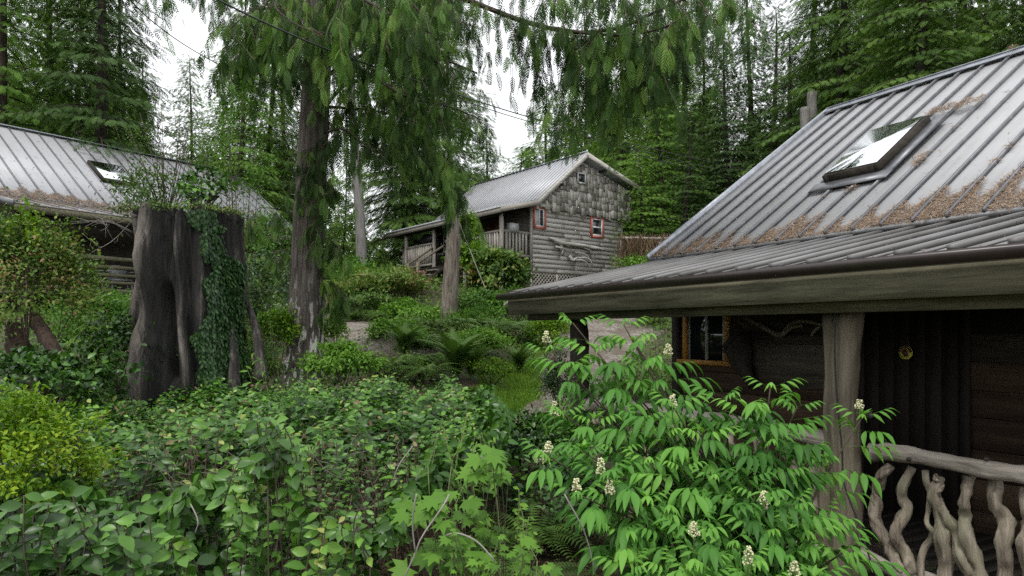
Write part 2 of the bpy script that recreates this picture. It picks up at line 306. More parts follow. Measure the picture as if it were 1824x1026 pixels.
class LF:
    """collects leaf-sized instances of small templates in one mesh"""
    def __init__(s): s.V = []; s.L = []; s.C = []; s.T = []; s.n = 0
    def add(s, tm, pos, X, N, sc, tint):
        tv, loops, counts = tm; pos = np.asarray(pos, float).reshape(-1, 3); n = len(pos)
        if n == 0: return
        X = nrm(np.broadcast_to(X, (n, 3))); N = np.broadcast_to(N, (n, 3)); Y = nrm(np.cross(N, X)); Z = np.cross(X, Y)
        sc = np.broadcast_to(sc, (n,))
        V = pos[:, None, :]+sc[:, None, None]*(tv[None, :, 0:1]*X[:, None, :]+tv[None, :, 1:2]*Y[:, None, :]+tv[None, :, 2:3]*Z[:, None, :])
        k = len(tv); s.V.append(V.reshape(-1, 3).astype(np.float32))
        s.L.append((loops[None, :]+(np.arange(n)*k)[:, None]+s.n).ravel()); s.C.append(np.tile(counts, n))
        s.T.append(np.repeat(np.broadcast_to(tint, (n,)), len(counts))); s.n += n*k
    def obj(s, name, mat, parent=None, off=None):
        return npmesh(name, np.vstack(s.V), np.concatenate(s.L), np.concatenate(s.C), mat, parent, np.concatenate(s.T), False, off)
def tmpl(V, F): return np.array(V, float), np.concatenate([np.array(f) for f in F]), np.array([len(f) for f in F])
def leaf_t(w=.3, fold=.12, droop=.2, n=3, pet=.1):
    """ovate leaf along x, folded on its midrib"""
    V = [(0, 0, 0)]; F = []
    ts = np.linspace(0, 1, n+2)[1:-1]
    for t in ts:
        x = pet+(1-pet)*t; ww = w*math.sin(pi*t**.8)*.98; z = -droop*x*x
        V += [(x, 0, z), (x, ww, z+fold*ww*2), (x, -ww, z+fold*ww*2)]
    V.append((1, 0, -droop)); last = len(V)-1
    F += [(0, 1, 2), (0, 3, 1)]
    for i in range(n-1):
        a = 1+3*i; b = a+3; F += [(a, b, b+1, a+1), (a, a+2, b+2, b)]
    a = 1+3*(n-1); F += [(a, last, a+1), (a, a+2, last)]
    return tmpl(V, F)
def merge(ts):
    V = []; L = []; C = []; n = 0
    for v, l_, c in ts: V.append(v); L.append(l_+n); C.append(c); n += len(v)
    return np.vstack(V), np.concatenate(L), np.concatenate(C)
def xf(tm, pos, X, N, sc):
    X = nrm(np.array(X, float)); Y = nrm(np.cross(N, X)); Z = np.cross(X, Y)
    return np.array(pos)+sc*(tm[0][:, 0:1]*X+tm[0][:, 1:2]*Y+tm[0][:, 2:3]*Z), tm[1], tm[2]
def spray_t(n=9, blade=.34, w=.05, droop=.25, ang=38):
    V = []; F = []
    def quad(p, d, ln, ww):
        a = len(V); q = np.array([-d[1], d[0], 0])
        for r_ in (p, p+d*ln*.45+q*ww, p+d*ln, p+d*ln*.45-q*ww): V.append((r_[0], r_[1], -droop*(r_[0]**2)-.12*abs(r_[1])))
        F.append((a, a+1, a+2, a+3))
    for i in range(n):
        t = .06+.86*i/(n-1); L = blade*(1-t)**.55*(.55+.9*min(t*3, 1)*.5)
        for sd in (1, -1):
            an = rad(ang)*sd; quad(np.array([t+(.03 if sd > 0 else 0), 0, 0]), np.array([cos(an), sin(an), 0]), L, w)
    quad(np.array([.0, 0, 0]), np.array([1., 0, 0]), 1.0, w*.45)
    return tmpl(V, F)
T_SPRAY = spray_t(7, .50, .036, .35, 36)
T_SPRAYLO = spray_t(4, .50, .085, .3, 40)
T_SPRAYMID = spray_t(5, .55, .055, .3, 38)
T_SALAL = leaf_t(.29, .16, .22, 3)
T_LEAF = leaf_t(.25, .14, .18, 2)
T_TINY = tmpl([(0, 0, 0), (.5, .24, .05), (1, 0, -.1), (.5, -.24, .05)], [(0, 2, 1), (0, 3, 2)])
T_LANCE = leaf_t(.155, .2, .40, 3, .04)
def compound():
    ts = []
    for x, ay in ((.42, 62), (.66, 48), (.86, 34)):
        for sd in (1, -1):
            an = rad(ay)*sd; ts.append(xf(T_LANCE, (x, 0, -.12*x), (cos(an), sin(an), -.62), (0, 0, 1), .50 if x < .8 else .47))
    ts.append(xf(T_LANCE, (1.0, 0, -.13), (1, 0, -.6), (0, 0, 1), .52))
    V = [(0, .007, 0), (1.0, .004, -.13), (1.0, -.004, -.13), (0, -.007, 0)]
    ts.append(tmpl(V, [(0, 1, 2, 3)]))
    return merge(ts)
T_ELDER = compound()
def palm():
    V = [(.0, 0, 0)]; lobes = [(-125, .40), (-98, .28), (-68, .62), (-46, .40), (-32, .70), (-16, .50), (0, .95), (16, .50), (32, .70), (46, .40), (68, .62), (98, .28), (125, .40)]
    for a, r_ in lobes: V.append((.12+r_*cos(rad(a))*.85, r_*sin(rad(a)), -.22*r_*r_+.04*sin(a)))
    V[0] = (.12, 0, .03); n = len(V)
    return tmpl(V, [(0, i, i+1) for i in range(1, n-1)])
T_PALM = palm()
def fern_t(n=22):
    V = []; F = []
    for i in range(n):
        t = .1+.88*i/(n-1); x = t*.92; z = .85*t-1.05*t*t; L = .17*(min(1, (1-t)*2.2+.08))*(min(1, t*5))
        for sd in (1, -1):
            a = len(V); V += [(x, 0, z), (x+.012, L*sd*.5, z-.01+.008), (x+.03, L*sd, z-.05*L/.17), (x+.030, L*sd*.5, z-.012), (x+.036, 0, z)][:5]
            F.append((a, a+1, a+2, a+3, a+4) if sd > 0 else (a+4, a+3, a+2, a+1, a))
    a = len(V); V += [(0, .004, 0), (.3, .004, .16), (.6, .003, .13), (.92, 0, -.2), (.6, -.003, .13), (.3, -.004, .16), (0, -.004, 0)]
    F += [(a, a+1, a+5, a+6), (a+1, a+2, a+4, a+5), (a+2, a+3, a+4)]
    return tmpl(V, F)
T_FERN = fern_t()
def fern_up_t():
    v, l_, c = fern_t(20); v = v.copy(); return v, l_, c
T_BLADE = tmpl([(0, .07, 0), (.5, .06, 0), (1, 0, -.15), (.5, -.06, 0), (0, -.07, 0)], [(0, 4, 3, 1), (1, 3, 2)])
T_BIT = tmpl([(0, .04, 0), (.5, .05, .03), (1, .02, 0), (1, -.02, 0), (.5, -.05, .02), (0, -.04, 0)], [(0, 5, 4, 1), (1, 4, 3, 2)])

def rdir(n, up=0.0, s=1.0):
    v = rng.normal(size=(n, 3))*s; v[:, 2] += up; return nrm(v)

# ------------------------------------------------------------------ terrain
CP = np.array([(-2, 3, -1.5), (0, 3.6, -1.5), (-5, 4, -1.4), (2, 3.5, -1.75), (4, 5, -1.85), (3, 9, -1.75), (-2, 7, -1.25), (-4.2, 8.5, -.95), (-7, 9, -.75), (0, 8, -1.25),
    (.4, 11, -1.05), (-3.3, 11, -.85), (1.2, 11, -1.1), (1.6, 15, -.62), (2.8, 19, .0), (4.5, 22, .6), (.6, 13, -.75), (-1.4, 13, -.1), (-1.6, 16, .25), (-1.2, 10.5, -.75),
    (-4, 14, -.18), (-3.6, 16, .02), (-4.2, 18.5, .25), (-6.5, 15, .1), (-10, 18, .55), (-14, 22, .8), (-8, 25, 1.3), (-3, 22, 1.25), (-5.5, 25, 1.9), (0, 22, 1.0), (.6, 24, 1.25), (5, 27, 1.3), (-4, 28, 1.9),
    (8, 18, .1), (12, 12, -1.0), (12, 22, .8), (-9, 5, -1.0), (9, 3, -2.0), (0, -4, -1.8), (-12, -4, -1.6), (12, -5, -2.2), (-20, 10, .2), (0, 36, 2.6), (-20, 36, 2.6), (20, 36, 2.4), (32, 15, .8), (-35, 20, 1.5),
    (0, 60, 4), (-45, 60, 4), (45, 60, 4), (120, 120, 8), (-120, 120, 8), (0, 150, 9), (150, 0, 4), (-150, 0, 4), (0, -120, -3), (120, -120, -3), (-120, -120, -3)], float)
def _phi(r): return r  # biharmonic-like, linear
_A = np.zeros((len(CP)+3,)*2); _d = np.linalg.norm(CP[:, None, :2]-CP[None, :, :2], axis=2); _A[:len(CP), :len(CP)] = _phi(_d)
_A[:len(CP), len(CP):] = np.c_[np.ones(len(CP)), CP[:, :2]]; _A[len(CP):, :len(CP)] = _A[:len(CP), len(CP):].T
_w = np.linalg.solve(_A, np.r_[CP[:, 2], 0, 0, 0])
def gz(x, y):
    x = np.asarray(x, float); y = np.asarray(y, float); sh = x.shape; q = np.c_[x.ravel(), y.ravel()]
    z = _phi(np.linalg.norm(q[:, None]-CP[None, :, :2], axis=2))@_w[:len(CP)]+_w[-3]+q@_w[-2:]
    return z.reshape(sh)
def gp(x, y, dz=0.0): return np.array([x, y, float(gz(x, y))+dz])
ax = np.r_[np.linspace(-400, -40, 16), np.linspace(-36, -12, 20), np.linspace(-11.6, 11.6, 110), np.linspace(12, 36, 20), np.linspace(40, 400, 16)]
ay = np.r_[np.linspace(-400, -10, 14), np.linspace(-8, 28, 150), np.linspace(29, 60, 24), np.linspace(65, 400, 16)]
XX, YY = np.meshgrid(ax, ay); ZZ = gz(XX, YY)+fbm(XX, YY, 0, 1.3)*.05
nx, ny = len(ax), len(ay); idx = np.arange(nx*ny).reshape(ny, nx)
q = np.stack([idx[:-1, :-1], idx[:-1, 1:], idx[1:, 1:], idx[1:, :-1]], -1).reshape(-1, 4)
tag(npmesh('ground', np.stack([XX, YY, ZZ], -1), q.ravel(), np.full(len(q), 4), M['ground'], smooth=True), 'brown forest floor rising to the cabins behind', 'ground', kind='structure')
def ribbon(name, pts, widths, mat, label, lift=.045):
    c = curve([(x, y, 0) for x, y in pts], 60); w = np.interp(np.linspace(0, 1, 60), np.linspace(0, 1, len(widths)), widths)
    tdir = nrm(np.gradient(c, axis=0)); nn = np.c_[-tdir[:, 1], tdir[:, 0], np.zeros(60)]; k = 13; V = []
    for i in range(60):
        for j in np.linspace(-1, 1, k):
            p = c[i]+nn[i]*w[i]*j*(1+.15*fbm(i*.4, j*2)); V.append((p[0], p[1], float(gz(p[0], p[1]))+lift+fbm(p[0], p[1], 0, 1.3)*.05-.05*abs(j)**6))
    F = [(i*k+j, i*k+j+1, (i+1)*k+j+1, (i+1)*k+j) for i in range(59) for j in range(k-1)]
    b_ = MB(); b_.add(V, F); return tag(b_.obj(name, mat, smooth=True), label, 'path', kind='structure')
ribbon('path', [(.1, 8.2), (.75, 11), (1.25, 13.5), (2.2, 17), (3.6, 21), (4.8, 26)], [.35, .32, .75, 1.15, 1.4, 1.4], M['gravel'], 'pale gravel path climbing past the porch of the near cabin')
ribbon('path', [(-1.2, 12.2), (-2.6, 13.4), (-3.5, 15.2), (-4.4, 17.5), (-7.0, 20)], [.6, .9, 1.0, .8, .5], M['gravel'], 'brown gravel path behind the cedar trunk')

# ------------------------------------------------------------------ the near cabin on the right
def frame(O, deg):
    a_ = rad(deg); return np.array([O[0], O[1], 0.]), np.array([cos(a_), sin(a_), 0]), np.array([-sin(a_), cos(a_), 0])
def loc2w(F, p): return F[0]+p[0]*F[1]+p[1]*F[2]+np.array([0, 0, p[2]])
def hitx(F, px, py, x):               # local (y, z) where a photo pixel meets the local plane x = const
    O = F[0]+x*F[1]; X = F[1]; r_ = np.array([(px-CX)/FPX, 1, (HY-py)/FPX]); t_ = O@X/(r_@X); w_ = r_*t_-F[0]
    return float(w_@F[2]), float(w_[2])
FR = frame((2.46, 5.0), 29.6); ZR = -1.85
cabR = root('cabin', 'near dark log cabin at the right with grey metal roof and driftwood porch rail', 'cabin', (2.46, 5.0, ZR), rad(29.6))
offR = (0, 0, ZR)
def partR(b_, name, mat, parent=cabR, smooth=False): return b_.obj(name, mat, parent, offR, smooth)
Y0, Y1 = -2.9, 4.2                     # along the porch: frame edge side, far end
EZ, BZ, RZ = .46, .965, 3.69           # eave, break and ridge heights
EX, BX, RX = -.5, 1.9, 5.7
# porch roof
b = MB(); b.prism([(EX, Y0, EZ), (BX+.15, Y0, BZ+.03), (BX+.15, Y0, BZ-.01), (EX, Y0, EZ-.03)], (0, Y1-Y0, 0))
porch_roof = partR(b, 'porch_roof', M['roofporch'])
b = MB(); k = 0
for y in np.arange(Y0+.05, Y1+.01, .31):
    b.bar((EX-.02, y, EZ+.016), (BX+.05, y, BZ+.036), .05, .035); k += 1
    b.bar((EX-.02, y+.15, EZ+.004), (BX+.05, y+.15, BZ+.024), .02, .012)
partR(b, 'roof_rib', M['roofporch'], porch_roof)
# steep roof
SL = nrm(np.array([RX-BX, 0, RZ-BZ])); SN = np.array([-SL[2], 0, SL[0]])
p0 = np.array([BX-.12, 0, BZ+.05]); p1 = np.array([RX, 0, RZ])
def slab(p0_, p1_, n_, th, ya, yb, mb, t=.5):
    mb.prism([p0_+(0, ya, 0), p1_+(0, ya, 0), p1_-n_*th+(0, ya, 0), p0_-n_*th+(0, ya, 0)], (0, yb-ya, 0), t)
b = MB(); slab(p0, p1, SN, .05, Y0, Y1, b); main_roof = partR(b, 'main_roof', M['roofR'])
b = MB()
for y in np.arange(Y0+.1, Y1-.05, .305):
    b.bar(p0+(0, y, 0)+SN*.02, p1+(0, y, 0)+SN*.02, .022, .045, SN)
partR(b, 'roof_seam', M['seam'], main_roof)
b = MB(); b.bar((RX, Y0, RZ+.055), (RX, Y1+.03, RZ+.055), .10, .02); b.bar(p1+(0, Y0, 0)+SN*.055-SL*.08, p1+(0, Y1+.03, 0)+SN*.055-SL*.08, .17, .012, SN)
partR(b, 'ridge_cap', M['flash'])
b = MB(); b.bar(p0+(0, Y1+.015, 0)-SN*.0-SL*.02, p1+(0, Y1+.015, 0), .05, .14, SN); partR(b, 'rake_trim', M['flash'])
b = MB(); b.bar((EX, Y1+.012, EZ-.03), (BX, Y1+.012, BZ-.03), .035, .12); partR(b, 'rake_trim', M['darkwood'])
b = MB(); b.prism([(RX+.02, Y0, RZ-.01), (RX+4.2, Y0, 1.0), (RX+4.2, Y0, .94), (RX+.02, Y0, RZ-.07)], (0, Y1-Y0, 0)); partR(b, 'rear_roof', M['roofR'])
# gutter, fascia, beams
b = MB(); prof = [(EX-.10, EZ-.012), (EX-.115, EZ-.005), (EX-.125, EZ-.03), (EX-.105, EZ-.075), (EX-.01, EZ-.080), (EX-.01, EZ-.070), (EX-.097, EZ-.065)]
b.prism([(x, Y0, z) for x, z in prof], (0, Y1+.1-Y0, 0)); gutter = partR(b, 'gutter', M['gutter'])
b = MB(); b.box((EX+.003, Y0, EZ-.26), (EX+.045, Y1, EZ-.035), .45); partR(b, 'fascia', M['rwoodx'])
b = MB(); b.box((-.31, Y0, .13), (-.20, Y1-.15, .29), .35); partR(b, 'beam', M['rwoodx'])
b = MB(); b.box((-.09, Y0, .155), (.09, Y1-.1, .33), .3); partR(b, 'beam', M['rwoodx'])
for y in np.arange(Y0+.2, Y1, .6):
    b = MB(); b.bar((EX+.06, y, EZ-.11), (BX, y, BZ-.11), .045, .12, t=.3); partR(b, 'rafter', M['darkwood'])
# posts
def logpost(y, ztop, r, lean=0.0, sd=0, second=None, par=cabR, mat='post'):
    z = np.linspace(-1.85, ztop, 26); P = np.c_[.012*np.sin(z*4+sd), y+.012*np.cos(z*3+sd)+lean*(z-ztop), z]
    rr = r*(1+.10*(ztop-z)/2+.03*np.sin(z*7+sd)); b_ = MB(); b_.tube(P, rr, 18, wob=.12, seed=sd)
    return b_
b = logpost(.0, .15, .098, -.022, 1); P2 = partR(b, 'post', M['post'], smooth=True)
z = np.linspace(-1.85, .15, 26); b = MB(); b.tube(np.c_[np.full(26, -.02), .135+.015*np.sin(z*3)-.012*(z-.15), z], .045+.006*np.sin(z*9), 12, wob=.2); partR(b, 'post', M['post'], smooth=True)
b = logpost(3.40, .15, .105, 0, 4); far_post = partR(b, 'post', M['darkwood'], smooth=True)
b = logpost(3.82, .9, .06, 0, 5); o_ = b; b2 = MB(); b2.box((1.86, 3.72, -1.85), (1.98, 3.86, .9)); partR(b2, 'corner_post', M['darkwood'])
# porch floor
b = MB()
for i, y in enumerate(np.arange(Y0, Y1-.1, .14)): b.box((-.15, y, -1.80), (1.9, y+.134, -1.76), U(.2, .8))
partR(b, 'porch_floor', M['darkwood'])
# porch-side wall: door y .18..1.11, window y 2.87..3.67
WX = 1.9
b = MB()
zs = [-1.85, -1.58, -1.30, -1.04, -.76, -.52, -.27, -.02, .22, .48, .74, .93]
for i in range(len(zs)-1):
    for (ya, yb) in ((Y0, .12), (1.17, 2.80), (2.80, 3.72)):
        if ya == 2.80 and zs[i] > -.38: continue
        if zs[i] < -.5: 
            continue
        b.box((WX+U(0, .02), ya, zs[i]+.004), (WX+.06, yb, zs[i+1]-.004), U(.1, .9))
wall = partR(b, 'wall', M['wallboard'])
b = MB()
for i in range(len(zs)-1):
    if zs[i] >= -.5: continue
    for (ya, yb) in ((Y0, .12), (1.17, 3.72)):
        b.box((WX+U(0, .02), ya, zs[i]+.004), (WX+.06, yb, zs[i+1]-.004), U(.1, .9))
partR(b, 'wall', M['wallwarm'])
b = MB(); b.box((WX+.0, 2.80, -.38), (WX+.06, 2.85, .95)); b.box((WX, 3.70, -.40), (WX+.06, 3.76, .95)); b.box((WX, 2.85, .33), (WX+.06, 3.70, .95), .3)
partR(b, 'wall', M['wallboard'])
b = MB(); b.box((WX+.07, Y0, -1.85), (WX+.13, 3.74, .98)); partR(b, 'wall_lining', M['black'])
b = MB(); b.prism([(WX+.14, 3.74, -1.85), (RX+3.9, 3.74, -1.85), (RX+3.9, 3.74, 1.0), (RX, 3.74, RZ-.12), (WX+.14, 3.74, BZ-.02)], (0, .08, 0)); partR(b, 'gable_wall', M['wallboard'])
# door
b = MB()
for i, y in enumerate(np.linspace(.20, 1.09, 7)[:-1]): b.box((WX-.02, y+.004, -1.76), (WX+.03, y+.144, .42), U(.2, .8))
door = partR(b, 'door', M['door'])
b = MB(); b.box((WX-.03, .12, -1.76), (WX+.065, .19, .50)); b.box((WX-.03, 1.10, -1.76), (WX+.065, 1.17, .50)); b.box((WX-.03, .12, .43), (WX+.065, 1.17, .52)); partR(b, 'door_frame', M['door'])
b = MB(); b.tube([(WX-.06, 1.0, -.83), (WX-.02, 1.0, -.83)], .025, 10); b.tube([(WX-.09, 1.0, -.83), (WX-.06, 1.0, -.83)], .035, 12); partR(b, 'handle', M['iron'], door, True)
# window
b = MB(); b.box((WX-.035, 3.58, -.37), (WX+.0, 3.66, .33)); b.box((WX-.035, 2.86, -.37), (WX, 2.94, .33)); b.box((WX-.035, 2.94, .27), (WX, 3.58, .33)); win = partR(b, 'window', M['yellow'])
b = MB(); b.box((WX-.07, 2.80, -.43), (WX+.0, 3.74, -.372)); partR(b, 'sill', M['yellow'], win)
b = MB(); b.box((WX+.0, 2.94, -.37), (WX+.02, 3.58, .27)); partR(b, 'pane', M['glass'], win)
b = MB(); b.box((WX-.02, 3.22, -.37), (WX-.002, 3.27, .27)); b.box((WX-.015, 3.54, -.37), (WX-.002, 3.58, .27)); b.box((WX-.015, 2.94, -.37), (WX-.002, 2.98, .27)); partR(b, 'frame', M['plastic'], win)
# skylight on the steep roof
def onroof(u, y, h=0.0): return p0+SL*u+np.array([0, y, 0])+SN*h
U0, U1, Ya, Yb = 1.30, 2.52, 1.50, 2.22
b = MB()
for (ua, ub, ya, yb) in ((U0, U1, Ya-.0, Ya+.07), (U0, U1, Yb-.07, Yb), (U0, U0+.09, Ya+.07, Yb-.07), (U1-.07, U1, Ya+.07, Yb-.07)):
    b.prism([onroof(ua, ya), onroof(ub, ya), onroof(ub, ya, .13), onroof(ua, ya, .13)], np.array([0, yb-ya, 0]))
skyl = partR(b, 'skylight', M['darkwood'])
b = MB(); b.prism([onroof(U0+.05, Ya+.045, .132), onroof(U1-.03, Ya+.045, .132), onroof(U1-.03, Ya+.045, .145), onroof(U0+.05, Ya+.045, .145)], (0, Yb-Ya-.06, 0)); partR(b, 'glass', M['skyglass'], skyl)
b = MB(); b.prism([onroof(U0-.17, Ya-.13, .024), onroof(U0-.002, Ya-.13, .024), onroof(U0-.002, Ya-.13, .05), onroof(U0-.17, Ya-.13, .035)], (0, Yb-Ya+.26, 0))
b.prism([onroof(U0, Ya-.13, .024), onroof(U1+.1, Ya-.13, .024), onroof(U1+.1, Ya-.13, .05), onroof(U0, Ya-.13, .05)], (0, .128, 0))
b.prism([onroof(U1+.002, Ya-.0, .024), onroof(U1+.1, Ya-.0, .024), onroof(U1+.1, Ya-.0, .06), onroof(U1+.002, Ya-.0, .06)], (0, Yb-Ya+.1, 0)); partR(b, 'flashing', M['seam'], skyl)
# porch rail: peeled top and bottom logs and twisted driftwood balusters
def railtube(pts, r, n=26, wob=.25, sides=12, xo=0.0, flat=1.0):
    P = []
    for px, py in pts: y, z = hitx(FR, px, py, xo); P.append((xo, y, z))
    P = curve(P, n); P[:, 0] += .02*np.sin(np.arange(n)*.5+len(pts)+pts[0][0]); r = np.interp(np.linspace(0, 1, n), np.linspace(0, 1, len(r)), r)
    r = r*(1+.05*np.sin(np.arange(n)*1.3+pts[0][0])); b_ = MB(); b_.tube(P, r, sides, wob=wob, seed=pts[0][0]*.01, flat=flat); return b_
b = railtube([(1548, 806), (1600, 806), (1690, 824), (1824, 846), (1990, 872)], [.062, .058, .052, .056, .056], 30, .2, 14, -.02); tr = partR(b, 'top_rail', M['driftrail'], smooth=True)
for px, py, r in ((1582, 800, .020), (1620, 818, .018), (1757, 818, .013)):
    y, z = hitx(FR, px, py, -.075); b = MB(); b.tube([(-.06, y, z), (-.085, y, z), (-.092, y, z)], [r, r*.9, r*.5], 10); partR(b, 'knot', M['darkwood'], tr, True)
b = railtube([(1530, 985), (1580, 1008), (1640, 1030), (1800, 1085)], [.045, .045, .045, .045], 20, .2); partR(b, 'bottom_rail', M['driftrail'], smooth=True)
BAL = [([(1588, 828), (1562, 866), (1560, 920), (1585, 980), (1612, 1018)], [.050, .050, .055, .058, .045], 1),
       ([(1624, 832), (1608, 880), (1612, 912), (1598, 950), (1610, 985), (1632, 1022)], [.038, .040, .050, .052, .048, .045], 1),
       ([(1650, 838), (1656, 875), (1650, 925), (1664, 950), (1642, 985), (1646, 1040)], [.030, .024, .018, .026, .030, .026], 1),
       ([(1674, 850), (1666, 880), (1676, 930), (1684, 980), (1680, 1050)], [.030, .045, .056, .060, .056], 1),
       ([(1668, 890), (1692, 925), (1705, 965), (1722, 1010), (1735, 1050)], [.026, .040, .044, .048, .050], 1),
       ([(1724, 848), (1722, 890), (1716, 925), (1730, 975), (1748, 1040)], [.042, .040, .048, .056, .055], 1),
       ([(1768, 852), (1776, 895), (1790, 935), (1790, 985), (1786, 1045)], [.045, .052, .056, .052, .055], 1),
       ([(1826, 868), (1832, 920), (1828, 980), (1840, 1060)], [.042, .045, .05, .05], 1),
       ([(1880, 880), (1872, 940), (1890, 1070)], [.05, .045, .05], 1),
       ([(1664, 845), (1676, 868), (1664, 900)], [.018, .022, .018], 1),
       ([(1448, 790), (1455, 850), (1450, 920), (1470, 990)], [.075, .06, .065, .06], 1),
       ([(1400, 790), (1412, 840), (1420, 880), (1432, 900), (1440, 960)], [.055, .055, .05, .04, .04], 1),
       ([(1352, 780), (1345, 840), (1360, 900), (1350, 960)], [.05, .045, .05, .05], 1),
       ([(1300, 770), (1310, 830), (1296, 900), (1305, 950)], [.05, .045, .05, .05], 1),
       ([(1250, 760), (1240, 820), (1256, 900)], [.05, .05, .055], 1), ([(1200, 755), (1212, 820), (1200, 880)], [.055, .05, .055], 1),
       ([(1160, 745), (1150, 790), (1160, 860)], [.06, .045, .06], 1), ([(1112, 738), (1122, 790), (1110, 850)], [.09, .06, .09], 1), ([(1066, 733), (1060, 790), (1070, 850)], [.10, .12, .09], 1)]
for i, (pts, r, k) in enumerate(BAL):
    b = railtube(pts, [q*.76 for q in r], 30, .30, 14, flat=.85); partR(b, 'baluster', M['drift'], smooth=True)
b = railtube([(1032, 722), (1100, 722), (1180, 735), (1300, 752), (1400, 768), (1480, 786)], [.075, .08, .07, .065, .06, .06], 26, .25, 12, .0); partR(b, 'top_rail', M['driftrail'], smooth=True)
b = railtube([(1036, 880), (1180, 905), (1330, 950), (1500, 985)], [.07, .06, .06, .05], 20, .25); partR(b, 'bottom_rail', M['driftrail'], smooth=True)
# things hung on the near cabin (still top-level)
def R2W(p): return loc2w(FR, p)
y, z = hitx(FR, 1613, 628, WX-.035)
sg = root('door_sign', 'small round yellow and maroon sign hanging on the dark door', 'sign', R2W((WX-.035, y, z-.07)), rad(29.6))
def disc(r0, r1, x0, x1, a0=0, a1=360, n=40, zc=.07):
    b_ = MB(); A_ = np.radians(np.linspace(a0, a1, n))
    for i in range(n-1):
        V = [(x, r_*cos(a_), zc+r_*sin(a_)) for a_ in (A_[i], A_[i+1]) for x in (x0, x1) for r_ in (r0, r1)]
        b_.add(V, [(0, 1, 3, 2), (4, 6, 7, 5), (1, 5, 7, 3), (0, 2, 6, 4), (0, 4, 5, 1), (2, 3, 7, 6)])
    return b_
disc(0.0, .066, -.002, .006).obj('plate', M['signyellow'], sg)
disc(.043, .066, -.006, -.003, 5, 175).obj('maroon_arc', M['signdark'], sg)
b = MB(); b.prism([(-.006, -.012, .028), (-.006, .010, .033), (-.006, .024, .052), (-.006, .030, .075), (-.006, .022, .100), (-.006, .012, .094), (-.006, .002, .104), (-.006, -.014, .092), (-.006, -.024, .070), (-.006, -.030, .036)], (.003, 0, 0)); b.obj('dark_figure', M['signdark'], sg)
b = MB()
for k, a_ in enumerate(range(28, 160, 12)): b.bar((-.0078, .055*cos(rad(a_))-.002, .07+.055*sin(rad(a_))), (-.0078, .055*cos(rad(a_))+.003, .077+.055*sin(rad(a_))), .003, .003)
b.obj('worn_lettering', M['signyellow'], sg)
b = MB(); b.tube([(0, -.045, .115), (0, 0, .21), (0, .045, .115)], .0015, 5); b.obj('string', M['iron'], sg)
def walldrift(pts, r, x, name='driftwood'):
    P = []
    for px, py in pts: y, z = hitx(FR, px, py, x); P.append((x, y, z))
    P = curve(P, 22); b_ = MB(); b_.tube(P, np.interp(np.linspace(0, 1, 22), np.linspace(0, 1, len(r)), r), 10, wob=.2); return b_
y, z = hitx(FR, 1400, 590, WX-.05)
dw = root('driftwood', 'pale zigzag driftwood branch fixed on the dark wall beside the post', 'driftwood', R2W((WX-.05, y, z)), rad(29.6))
oo = (WX-.05, y, z)
walldrift([(1328, 567), (1355, 580), (1390, 597), (1408, 578), (1430, 572), (1470, 580)], [.016, .028, .034, .026, .022, .014], WX-.05).obj('branch', M['drift'], dw, oo, True)
walldrift([(1392, 597), (1410, 584), (1428, 580)], [.024, .02, .016], WX-.075).obj('branch', M['drift'], dw, oo, True)
walldrift([(1445, 598), (1452, 588), (1460, 582)], [.014, .018, .012], WX-.06).obj('branch', M['drift'], dw, oo, True)
y, z = hitx(FR, 1320, 625, WX-.12)
bw = root('burl_carving', 'dark burl root leaning on the wall beside the yellow window', 'carving', R2W((WX-.12, y, z)), rad(29.6)); oo = (WX-.12, y, z)
walldrift([(1312, 580), (1316, 605), (1318, 635), (1330, 665), (1340, 688)], [.05, .13, .15, .08, .045], WX-.14).obj('trunk', M['darkwood'], bw, oo, True)
walldrift([(1322, 600), (1302, 612), (1292, 622), (1308, 640)], [.07, .06, .035, .02], WX-.2).obj('snout', M['darkwood'], bw, oo, True)
b = MB(); P = []
for px, py in ((1335, 612), (1400, 616), (1474, 620)): P.append(hitx(FR, px, py, WX-.03))
bd = [hitx(FR, *p, WX-.04) for p in ((1338, 611), (1474, 616), (1474, 692), (1440, 694), (1400, 690), (1350, 676), (1338, 664))]
b.prism([(WX-.045, y, z) for y, z in bd], (.035, 0, 0), .6); o_ = b.obj('live_edge_plank', M['wallboard'], None, None)
o_.location = (FR[0][0], FR[0][1], 0); o_.rotation_euler = (0, 0, rad(29.6)); tag(o_, 'wide rough edged plank nailed across the dark wall behind the elder', 'plank')
# cable down the post and ring on the far post
b = MB(); P = []
for px, py in ((1487, 540), (1487, 640), (1492, 720), (1500, 800), (1505, 860), (1530, 930), (1560, 1020), (1580, 1060)): y, z = hitx(FR, px, py, -.13); P.append(R2W((-.13 if py < 850 else -.14, y, z)))
b.tube(curve(P, 40), .006, 6); tag(b.obj('cable', M['black'], smooth=True), 'thin black cable running down the near porch post', 'cable')
A_ = np.linspace(0, 2*pi, 24); c_ = W(1024, 676, 7.78); b = MB(); b.tube(np.c_[c_[0]+.030*np.cos(A_), np.full(24, c_[1]), c_[2]+.030*np.sin(A_)], .006, 6, cap=False)
tag(b.obj('ring_hook', M['iron'], smooth=True), 'small iron ring fixed on the far porch post', 'ring')

